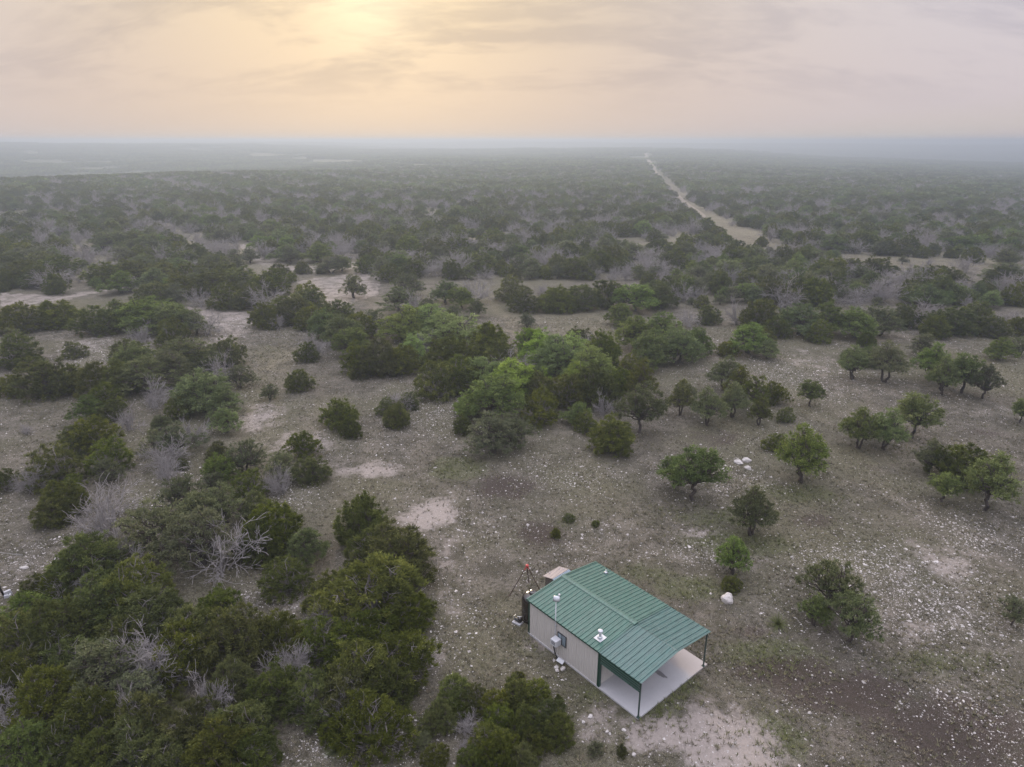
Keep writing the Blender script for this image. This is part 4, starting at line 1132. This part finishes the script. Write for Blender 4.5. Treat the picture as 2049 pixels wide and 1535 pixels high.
ph = at_shed('pump_house', -2.15, 3.35, 0.0, 0.05)
tag(ph, 'little plank hut with faded red and blue roof behind the shed', 'hut')
for k in range(8):     # gable end boards
    MB().box(0.05 + k * 0.19, 0.235 + k * 0.19, 0.0 + 0.004 * (k % 2), 0.025 + 0.004 * (k % 2), 0.02, 1.66).build('plank', M['plank'], ph)
    MB().box(0.05 + k * 0.19, 0.235 + k * 0.19, 1.42 + 0.004 * (k % 2), 1.445 + 0.004 * (k % 2), 0.02, 1.66).build('plank', M['plank'], ph)
for k in range(7):     # side boards
    MB().box(0.03 - 0.004 * (k % 2), 0.048, 0.03 + k * 0.199, 0.226 + k * 0.199, 0.02, 1.60).build('plank', M['plank'], ph)
    MB().box(1.573, 1.592 + 0.004 * (k % 2), 0.03 + k * 0.199, 0.226 + k * 0.199, 0.02, 1.60).build('plank', M['plank'], ph)
for y in (0.012, 1.432):
    mb = MB(); mb.v += [(0.04, y, 1.66), (1.58, y, 1.66), (0.82, y, 1.88)]; mb.f.append((0, 1, 2)); mb.build('gable_board', M['plank'], ph)
ra = rib_sheet(1.66, 0.93, 0.15, 0.022, M['rustroof'], 'roof_panel'); rb = rib_sheet(1.66, 0.92, 0.15, 0.022, M['blueroof'], 'roof_panel')
o = put(ra, 'roof_panel', ph, (-0.08, 1.54, 1.70), (0, -1, 0), (0.9, 0, 0.22)); o['label'] = 'faded red roof slope'
o = put(rb, 'roof_panel', ph, (1.72, -0.12, 1.69), (0, 1, 0), (-0.9, 0, 0.22)); o['label'] = 'faded blue roof slope'
for q, (x, y) in enumerate(((0.10, 1.25), (0.42, 1.40), (-0.0, 0.45))):
    r_ = rock('loose_stone', *(shed_xy(-2.15 + x, 3.35 + y)), 0.06, 0.05, 0.04, 70 + q, ('stone weighing down the hut roof, middle of three', 'stone weighing down the hut roof, highest of three', 'stone weighing down the hut roof, lowest of three')[q], q)
    r_.location.z = 1.74 + max(x, 0) * 0.244 + 0.03

# guyed mast whose foot shows at the left edge
gm = empty('guyed_mast', (-35.45, 39.95, 0), 0)
tag(gm, 'black leaning mast with concrete blocks at its foot, left edge', 'mast')
MB().tube([(0, 0, 0), (-0.55, 0.1, 1.75)], 0.07, 10).build('post', M['rubber'], gm, True)
MB().tube([(-0.55, 0.1, 1.70), (-0.95, 0.2, 4.3)], 0.045, 10).build('upper_pole', M['white'], gm, True)
MB().box(-1.22, -0.80, 0.05, 0.40, 3.0, 3.9).build('control_box', M['white'], gm)
for k, (x, y, z, r) in enumerate(((0.30, -0.08, 0.0, 0.4), (0.18, 0.22, 0.0, -0.3), (0.20, 0.10, 0.2, 0.9))):
    MB().box(-0.2, 0.2, -0.1, 0.1, 0.0, 0.2, Matrix.Translation((x, y, z)) @ Matrix.Rotation(r, 4, 'Z')).build('ballast_block', M['concrete'], gm)
gw = MB().tube([(-36.35, 40.15, 3.6), (-37.6, 45.0, 0.0)], 0.02, 6).build('guy_wire', M['white'], gm)
gw.matrix_parent_inverse = Matrix.Translation((35.45, -39.95, 0))

# ------------------------------------------------------------------ trees and shrubs
rng = np.random.default_rng(77)
NOUN = {'J': 'juniper', 'O': 'oak', 'B': 'oak', 'G': 'oak', 'T': 'oak', 'K': 'juniper', 'D': 'shrub'}
LOOK = {'J': 'dark green juniper', 'O': 'green oak', 'B': 'light green oak', 'G': 'grey-green oak', 'T': 'clear-trunked oak', 'K': 'clear-trunked juniper', 'D': 'bare grey shrub'}
NAME = {'J': 'juniper_tree', 'O': 'oak_tree', 'B': 'oak_tree', 'G': 'oak_tree', 'T': 'oak_tree', 'K': 'juniper_tree', 'D': 'bare_shrub'}
ORD = 'first second third fourth fifth sixth seventh eighth ninth tenth eleventh twelfth thirteenth fourteenth fifteenth sixteenth seventeenth eighteenth nineteenth twentieth'.split()
def ordinal(i):
    if i < 20: return ORD[i]
    t_ = {2: 'twenty', 3: 'thirty', 4: 'forty', 5: 'fifty', 6: 'sixty'}[(i + 1) // 10]
    return t_ + '-' + ORD[(i + 1) % 10 - 1] if (i + 1) % 10 else t_[:-1] + 'ieth'
def seen_at(x, y, z):
    s_, c_ = math.sin(PITCH), math.cos(PITCH)
    dd = y * c_ - (z - CAM_H) * s_
    return 1024.5 + 1366 * x / dd, 767.5 - 1366 * (y * s_ + (z - CAM_H) * c_) / dd
BANDS = [(1360, 9999, 'along the bottom edge'), (1180, 1360, 'level with the shed'), (1040, 1180, 'just beyond the shed'), (900, 1040, 'in the lower middle'),
         (780, 900, 'in the middle'), (690, 780, 'above the middle'), (620, 690, 'beyond the middle thicket'), (560, 620, 'beyond the clearings'),
         (520, 560, 'in the near scrub belt'), (485, 520, 'in the middle scrub belt'), (0, 485, 'in the far scrub belt')]
SECT = [(-999, 190, 'at far left'), (190, 360, 'on the left'), (360, 560, 'left of centre'), (560, 760, 'near centre left'), (760, 960, 'at centre'), (960, 1160, 'at centre right'),
        (1160, 1350, 'right of centre'), (1350, 1540, 'near right'), (1540, 1740, 'on the right'), (1740, 9999, 'at far right')]
def cell(x, y, z):
    u, v_ = seen_at(x, y, z)
    b = next(q for q in BANDS if q[0] <= v_ < q[1]) if v_ < 9998 else BANDS[0]
    s_ = next(q for q in SECT if q[0] <= u < q[1])
    return b[2], s_[2], u
GROUP = {'J': 'junipers over the rangeland', 'O': 'oaks over the rangeland', 'B': 'oaks over the rangeland', 'G': 'oaks over the rangeland', 'T': 'oaks over the rangeland', 'K': 'junipers over the rangeland', 'D': 'bare shrubs over the rangeland'}
placed = []          # kind, x, y, w, h, near
for (k, x, y, w_, h_) in TREES:
    placed.append((k, x, y, w_, h_, True))

# scrub that starts beyond the surveyed trees
def fbm(x, y, s, o=0.0):
    return _hash_noise(x + o, y - o, s) * 0.6 + _hash_noise(x * 1.3 - o, y * 1.1 + 2 * o, s * 0.43) * 0.4
def clearing_mask(x, y):
    c_ = np.zeros(np.shape(x), dtype=bool)
    for poly in CLEARINGS:
        c_ |= inside(x, y, poly)
    c_ |= inside(x, np.asarray(y) + 10, CLEARINGS[5]) | inside(x, np.asarray(y) + 18, CLEARINGS[5])
    return c_ | (road_dist(x, y) < np.where(y > 900, 6.5, np.where(y > 300, 3.4, 4)))
def candidates(y0, y1, step, lim=0.82):
    n = int((y1 - y0) / step); out_ = []
    gy = np.arange(y0, y1, step)
    for yy in gy:
        m_ = yy * lim + 12
        gx = np.arange(-m_, m_, step)
        px = gx + rng.uniform(-.48, .48, len(gx)) * step; py = yy + rng.uniform(-.48, .48, len(gx)) * step
        out_.append(np.stack([px, py], 1))
    return np.vstack(out_)
P = candidates(108, 430, 3.7)
u = P[:, 0] / P[:, 1]
edge_y = np.where(u < -0.24, 139, np.where(u < 0.2, 154, 127))
P = P[P[:, 1] > edge_y]
P = P[~clearing_mask(P[:, 0], P[:, 1]) | ((rng.uniform(0, 1, len(P)) < 0.07) & (road_dist(P[:, 0], P[:, 1]) > 5) & (P[:, 0] > 30))]
dens = 0.6 * fbm(P[:, 0], P[:, 1], 11, 5.0) + 0.6 * fbm(P[:, 0], P[:, 1], 34, 25.0)
P = P[dens + rng.uniform(-.25, .25, len(P)) > np.where((P[:, 1] < 185) & (P[:, 0] > -0.02 * P[:, 1]), -0.55, -0.24)]
HT = np.array([(t_[1], t_[2], t_[3]) for t_ in TREES])
d2 = np.hypot(P[:, None, 0] - HT[None, :, 0], P[:, None, 1] - HT[None, :, 1])
P = P[(d2 > 0.42 * HT[None, :, 2] + 1.2).all(1)]
kd = fbm(P[:, 0], P[:, 1], 9, 31.0) + rng.normal(0, 0.28, len(P))
ko = fbm(P[:, 0], P[:, 1], 13, 77.0) + rng.normal(0, 0.25, len(P))
kinds = np.where(kd > 0.12, 'D', np.where(ko > 0.20, 'O', np.where(ko > -0.06, 'G', 'J')))
Wd = np.clip(rng.lognormal(math.log(4.2), 0.36, len(P)), 1.6, 8.0)
order = np.argsort(np.hypot(P[:, 0], P[:, 1]))
count = {'J': 0, 'O': 0, 'D': 0}
for t_ in placed: count['O' if t_[0] in 'OBGT' else 'J' if t_[0] == 'K' else t_[0]] += 1
CAPS = {'J': 300, 'O': 300, 'D': 300}
rest = []
for i in order:
    k = str(kinds[i]); g = 'O' if k in 'OG' else k
    x, y = P[i]; w_ = Wd[i]
    h_ = w_ * {'J': 0.76, 'O': 0.78, 'G': 0.72, 'D': 0.6}[k]
    h_ = min(h_, 4.6) * rng.uniform(0.9, 1.12)
    if count[g] < CAPS[g] and abs(x) < 0.78 * y:
        count[g] += 1; placed.append((k, x, y, w_, h_, False))
    else:
        rest.append((k, x, y, w_, h_))
# label every one by its look and its rank from the left in its part of the picture
cells = {}
for i, (k, x, y, w_, h_, near) in enumerate(placed):
    b, s_, uu = cell(x, y, h_ * 0.5)
    cells.setdefault((b, s_, LOOK[k]), []).append((uu, i))
labels = {}
for (b, s_, look), lst in cells.items():
    lst.sort()
    for r_, (uu, i) in enumerate(lst):
        w_ = placed[i][3]
        size = 'small' if w_ < 2.4 else 'medium' if w_ < 3.8 else 'broad' if w_ < 5.5 else 'very broad'
        if len(lst) == 1:
            labels[i] = '%s %s, the only one %s %s' % (size, look, b, s_)
        else:
            t1 = '%s %s, %s from left of those %s %s' % (size, look, ordinal(r_), b, s_)
            labels[i] = t1 if len(t1.split()) <= 16 else '%s %s, %s from left, %s %s' % (size, look, ordinal(r_), b, s_)
rp = random.Random(9)
for i, (k, x, y, w_, h_, near) in enumerate(placed):
    cm, tm, one = PRO[k][rp.randrange(len(PRO[k]))]
    sx = w_ / W0[k][0]; sz = h_ / W0[k][1]
    z = float(height(x, y))
    if near and cm is not None:
        o = empty(NAME[k], (x, y, z), rp.uniform(0, 6.28))
        link(bpy.data.objects.new('crown', cm), o); link(bpy.data.objects.new('trunk', tm), o)
    else:
        o = link(bpy.data.objects.new(NAME[k], one))
        o.location = (x, y, z); o.rotation_euler = (0, 0, rp.uniform(0, 6.28))
    a = rp.uniform(0.92, 1.08)
    o.scale = (sx * a, sx / a, sz)
    tag(o, labels[i], 'tree' if k != 'D' else 'shrub', GROUP[k])

# the mass of scrub beyond, which nobody could count
def scatter(name, pts, protos, label, cat):
    """pts rows: x y z rot sx sz index"""
    pts = np.asarray(pts, dtype=np.float32)
    src = bpy.data.collections.new(name + '_kinds')
    for i, me_ in enumerate(protos):
        src.objects.link(bpy.data.objects.new('%s_kind_%02d' % (name, i), me_))
    me_ = bpy.data.meshes.new(name)
    me_.vertices.add(len(pts)); me_.vertices.foreach_set('co', pts[:, :3].ravel())
    a_ = me_.attributes.new('turn', 'FLOAT_VECTOR', 'POINT'); a_.data.foreach_set('vector', np.stack([0 * pts[:, 3], 0 * pts[:, 3], pts[:, 3]], 1).ravel())
    a_ = me_.attributes.new('size', 'FLOAT_VECTOR', 'POINT'); a_.data.foreach_set('vector', np.stack([pts[:, 4], pts[:, 4], pts[:, 5]], 1).ravel())
    a_ = me_.attributes.new('pick', 'INT', 'POINT'); a_.data.foreach_set('value', pts[:, 6].astype(np.int32))
    o_ = link(bpy.data.objects.new(name, me_))
    ng = bpy.data.node_groups.new(name, 'GeometryNodeTree')
    ng.interface.new_socket('Geometry', in_out='INPUT', socket_type='NodeSocketGeometry')
    ng.interface.new_socket('Geometry', in_out='OUTPUT', socket_type='NodeSocketGeometry')
    gi = ng.nodes.new('NodeGroupInput'); go = ng.nodes.new('NodeGroupOutput')
    ci = ng.nodes.new('GeometryNodeCollectionInfo'); ci.inputs['Collection'].default_value = src
    ci.inputs['Separate Children'].default_value = True; ci.inputs['Reset Children'].default_value = True
    ip = ng.nodes.new('GeometryNodeInstanceOnPoints'); ip.inputs['Pick Instance'].default_value = True
    def attr(nm, ty):
        n_ = ng.nodes.new('GeometryNodeInputNamedAttribute'); n_.data_type = ty; n_.inputs['Name'].default_value = nm
        return n_.outputs['Attribute']
    ng.links.new(gi.outputs[0], ip.inputs['Points']); ng.links.new(ci.outputs[0], ip.inputs['Instance'])
    ng.links.new(attr('pick', 'INT'), ip.inputs['Instance Index'])
    er = ng.nodes.new('FunctionNodeEulerToRotation'); ng.links.new(attr('turn', 'FLOAT_VECTOR'), er.inputs[0])
    ng.links.new(er.outputs[0], ip.inputs['Rotation'])
    ng.links.new(attr('size', 'FLOAT_VECTOR'), ip.inputs['Scale'])
    ng.links.new(ip.outputs[0], go.inputs[0])
    md = o_.modifiers.new('scatter', 'NODES'); md.node_group = ng
    return tag(o_, label, cat, kind='stuff')

IDX = {}; protos = []
for k in 'JOGD':
    IDX[k] = (len(protos), len(PRO[k])); protos += [q[2] for q in PRO[k]]
rows = []
for (k, x, y, w_, h_) in rest:
    b0, n_ = IDX[k]
    rows.append((x, y, float(height(x, y)), rng.uniform(0, 6.28), w_ / W0[k][0], h_ / W0[k][1], b0 + rng.integers(n_)))
scatter('scrub_beyond', rows, protos, 'dense mixed scrub of junipers, oaks and bare shrubs beyond the clearings', 'scrub')

# coarser bushes for 430 to 1000 m
def coarse(seed, leafm, cl=42, per=15, ln=0.50, wd=0.30):
    r_ = np.random.default_rng(seed)
    lobes = [(np.array([r_.normal(0, .75), r_.normal(0, .75), r_.uniform(1.0, 2.1)]), np.array([1.2, 1.2, 1.0]) * r_.uniform(.7, 1.1)) for _ in range(6)]
    C, N, S = lobed(r_, lobes, cl, 0.6)
    V, F, T = leaves(r_, C, N, r_.uniform(0.3, 0.55, len(C)), per, ln, wd, 0.3, 0.8)
    return tri_mesh('bush', V * fit(V, 4.2, 3.3), F, leafm, T)
CO = [coarse(51, M['juniper']), coarse(52, M['juniper']), coarse(53, M['juniper']), coarse(54, M['oak']), coarse(55, M['greyoak']), coarse(56, M['oak'])]
V, F = bare(57); CO.append(tri_mesh('bush', V, F, M['greybark']))
P = candidates(430, 1000, 5.0)
P = P[~clearing_mask(P[:, 0], P[:, 1])]
dens = 0.6 * fbm(P[:, 0], P[:, 1], 24, 11.0) + 0.6 * fbm(P[:, 0], P[:, 1], 80, 3.0)
P = P[dens + rng.uniform(-.25, .25, len(P)) > -0.28]
kd = fbm(P[:, 0], P[:, 1], 20, 31.0) + rng.normal(0, 0.25, len(P)); ko = fbm(P[:, 0], P[:, 1], 40, 77.0) + rng.normal(0, 0.25, len(P))
pick = np.where(kd > 0.14, 6, np.where(ko > 0.0, rng.integers(3, 6, len(P)), rng.integers(0, 3, len(P))))
sz = np.clip(rng.lognormal(math.log(1.2), 0.36, len(P)), 0.5, 2.3)
rows = np.stack([P[:, 0], P[:, 1], height(P[:, 0], P[:, 1]), rng.uniform(0, 6.28, len(P)), sz, np.minimum(sz, 1.5), pick], 1)
scatter('scrub_plain', rows, CO, 'hazy scrub plain stretching away beyond the road clearing', 'scrub')

# far country: patches of woodland
def patch(seed, size, n, leafms, per=9, ln=1.5, wd=1.1):
    r_ = np.random.default_rng(seed)
    Vs, Fs, Ts, Ms = [], [], [], []; off = 0
    for i in range(n):
        cx_, cy_ = r_.uniform(-size / 2, size / 2, 2); rr = r_.uniform(1.8, 3.3); mi = r_.integers(len(leafms))
        C = np.array([[cx_, cy_, 1.4]]) + unit(r_.normal(0, 1, (7, 3))) * np.array([rr, rr, 1.5]) * 0.8 + np.array([0, 0, 0.5])
        V, F, T = leaves(r_, C, unit(C - np.array([cx_, cy_, 0.5])), np.full(7, 0.9), per, ln, wd, 0.2, 0.7)
        Vs.append(V); Fs.append(F + off); off += len(V); Ts.append(T); Ms.append(np.full(len(F), mi))
    return tri_mesh('patch', np.vstack(Vs), np.vstack(Fs), leafms, np.concatenate(Ts), mat_idx=np.concatenate(Ms))
LM = [M['juniper'], M['oak'], M['greyoak']]
PA = [patch(61 + i, 40, 44 if i < 3 else 26, LM) for i in range(4)]
rows = []
for y0, y1, step, sc in ((1000, 2200, 33, 1.0), (2200, 5600, 80, 2.4)):
    P = candidates(y0, y1, step)
    P = P[~(road_dist(P[:, 0], P[:, 1]) < 22)]
    dens = fbm(P[:, 0], P[:, 1], 120, 21.0)
    P = P[dens > -0.30]
    for x, y in P:
        rows.append((x, y, float(height(x, y)) - 0.3, rng.uniform(0, 6.28), sc * rng.uniform(0.95, 1.15), (1.0 if sc < 2 else 1.2) * rng.uniform(0.8, 1.15), rng.integers(4)))
scatter('distant_woodland', rows, PA, 'haze-dimmed woodland covering the far ridges and valleys', 'woodland')

# ------------------------------------------------------------------ sotol rosettes
def sotol(x, y, r, seed, label):
    r_ = np.random.default_rng(seed)
    n = 190
    a = r_.uniform(0, 6.28, n); el = r_.uniform(0.1, 1.45, n)
    V, F, T = [], [], []
    for i in range(n):
        dr = np.array([math.cos(a[i]) * math.cos(el[i]), math.sin(a[i]) * math.cos(el[i]), math.sin(el[i])])
        sd_ = np.array([-math.sin(a[i]), math.cos(a[i]), 0]) * 0.014
        L = r * r_.uniform(0.8, 1.1)
        b = len(V)
        for q in range(4):
            s_ = q / 3; p = dr * L * s_ + np.array([0, 0, 0.06 - 0.35 * L * s_ * s_ * math.cos(el[i])]); p[2] = max(p[2], 0.02)
            V += [p - sd_ * (1 - s_ * 0.85), p + sd_ * (1 - s_ * 0.85)]
            if q: F += [(b + 2 * q - 2, b + 2 * q - 1, b + 2 * q + 1), (b + 2 * q - 2, b + 2 * q + 1, b + 2 * q)]
        T += [r_.uniform(0.2, 0.9)] * 8
    o_ = link(bpy.data.objects.new('sotol_plant', tri_mesh('sotol_plant', V, F, M['sotol'], T)))
    o_.location = (x, y, 0)
    tag(o_, label, 'plant', 'spiky sotol plants')
sotol(17.45, 36.9, 0.95, 1, 'spiky yellow-green sotol rosette below the boulder, right of the porch')
sotol(-9.2, 27.0, 0.75, 2, 'spiky sotol rosette at the bottom edge among junipers')
sotol(-18.8, 30.4, 0.65, 3, 'spiky sotol rosette between junipers inside the lower thicket')
sotol(-20.5, 97.0, 1.0, 4, 'small sotol rosette in the clearing left of the central thicket')

# ------------------------------------------------------------------ loose ground cover
def field_at(kind, x, y):
    f_ = np.zeros(len(x))
    for kk, px, py, rx, ry, am in PATCHES:
        if kk == kind:
            f_ = np.maximum(f_, am * np.exp(-((x - px) / rx) ** 2 - ((y - py) / ry) ** 2))
    return f_
def area_points(n, power=1.4, y0=25.0, y1=120.0):
    """more points close by, where they show"""
    uu = rng.uniform(0, 1, n)
    e = 2 - power
    y = (y0 ** e + (y1 ** e - y0 ** e) * uu) ** (1 / e)
    x = rng.uniform(-1, 1, n) * (0.70 * y + 9.5)
    lx, ly = to_shed(x, y)
    ok = ~((lx > -0.15) & (lx < 9.2) & (ly > -0.15) & (ly < 6.5))
    return x[ok], y[ok]
# stone chips
x, y = area_points(300000, 0.9)
rk = field_at('rock', x, y); pl = field_at('pale', x, y); gn = field_at('green', x, y)
nz_ = fbm(x, y, 4.2, 15.0) + 0.6 * fbm(x, y, 1.3, 55.0)
pr = 0.17 + 0.75 * rk + 0.10 * pl - 0.12 * gn + 0.30 * np.clip(nz_, -0.6, 0.8)
ok = rng.uniform(0, 1, len(x)) < pr
x, y, rk = x[ok], y[ok], rk[ok]
n = len(x)
s_ = np.clip(rng.lognormal(math.log(0.028), 0.46, n), 0.012, 0.13) * (1 + 0.004 * np.clip(y - 40, 0, 80)) * (1 + 0.35 * rk)
oct_ = np.array([[1, 0.1, 0], [0, 1, 0], [-1, 0, 0], [0.1, -1, 0], [0.45, 0.1, .8], [-0.4, -0.1, .9]], dtype=float)
of = np.array([[0, 1, 4], [1, 5, 4], [1, 2, 5], [2, 3, 5], [3, 4, 5], [3, 0, 4]])
vv = oct_[None] * rng.uniform(0.7, 1.3, (n, 6, 1))
an = rng.uniform(0, 6.28, n); ca, sa = np.cos(an)[:, None], np.sin(an)[:, None]
el_ = rng.uniform(0.7, 1.7, n)[:, None]
vx, vy = vv[:, :, 0] * el_, vv[:, :, 1]
V = np.stack([x[:, None] + (vx * ca - vy * sa) * s_[:, None], y[:, None] + (vx * sa + vy * ca) * s_[:, None], vv[:, :, 2] * s_[:, None] * rng.uniform(0.45, 0.9, (n, 1)) - 0.006], -1).reshape(-1, 3)
F = (of[None] + (np.arange(n) * 6)[:, None, None]).reshape(-1, 3)
tone = np.repeat(np.clip(rng.normal(0.58, 0.28, n), 0, 1), 6)
g_ = link(bpy.data.objects.new('gravel', tri_mesh('gravel', V, F, M['stone'], tone)))
tag(g_, 'loose pale limestone chips strewn over the open ground', 'gravel', kind='stuff')
print('stones', n)
# grass tufts
x, y = area_points(110000, 1.1)
gn = field_at('green', x, y); pl = field_at('pale', x, y); tn = field_at('tan', x, y); dk = field_at('dark', x, y)
pr = np.maximum(0.40 + 0.6 * gn - 0.55 * pl + 0.4 * tn - 0.15 * dk + 0.6 * fbm(x, y, 3.1, 40.0) + 0.5 * fbm(x, y, 0.9, 90.0), 0.06 + 0.22 * pl)
ok = rng.uniform(0, 1, len(x)) < pr
x, y, gn = x[ok], y[ok], gn[ok]
n = len(x); bl = 7
hh = rng.uniform(0.07, 0.20, n) * (1 + 0.5 * gn)
a = rng.uniform(0, 6.28, (n, bl)); le = rng.uniform(0.3, 1.3, (n, bl))
rd = rng.uniform(0, 0.09, (n, bl))
bx_, by_ = x[:, None] + np.cos(a) * rd, y[:, None] + np.sin(a) * rd
h2 = hh[:, None] * rng.uniform(0.6, 1.2, (n, bl))
wd = 0.021
V = np.stack([np.stack([bx_ - np.sin(a) * wd, by_ + np.cos(a) * wd, 0 * a], -1), np.stack([bx_ + np.sin(a) * wd, by_ - np.cos(a) * wd, 0 * a], -1),
              np.stack([bx_ + np.cos(a) * h2 * le, by_ + np.sin(a) * h2 * le, h2], -1)], 2).reshape(-1, 3)
F = np.arange(len(V)).reshape(-1, 3)
tone = np.repeat(np.clip(rng.normal(0.5, 0.22, n), 0, 1), bl * 3)
fresh = np.repeat(np.clip(gn * 1.1 + 0.30 * fbm(x, y, 7, 3.0) + rng.normal(0.15, 0.18, n), 0, 1), bl * 3)
g_ = link(bpy.data.objects.new('grass', tri_mesh('grass', V, F, M['grass'], tone, extra={'fresh': ('FLOAT', fresh)})))
tag(g_, 'sparse dry and green grass tufts over the open ground', 'grass', kind='stuff')
print('tufts', n)

# ------------------------------------------------------------------ haze
hz = MB().box(-10500, 10500, -9800, 10500, -48, 37.0)
m, t = new_mat('morning_haze')
o_ = t.node('ShaderNodeOutputMaterial')
pvn = t.node('ShaderNodeVolumePrincipled')
pvn.inputs['Color'].default_value = (0.41, 0.485, 0.595, 1)
pvn.inputs['Density'].default_value = 0.00074
pvn.inputs['Anisotropy'].default_value = 0.42
t.link(pvn.outputs[0], o_.inputs['Volume'])
ho = hz.build('haze', m)
tag(ho, 'thin morning haze lying over the whole country', 'haze', kind='stuff')
print('objects', len(bpy.data.objects), 'placed', len(placed), 'rest', len(rest), count)
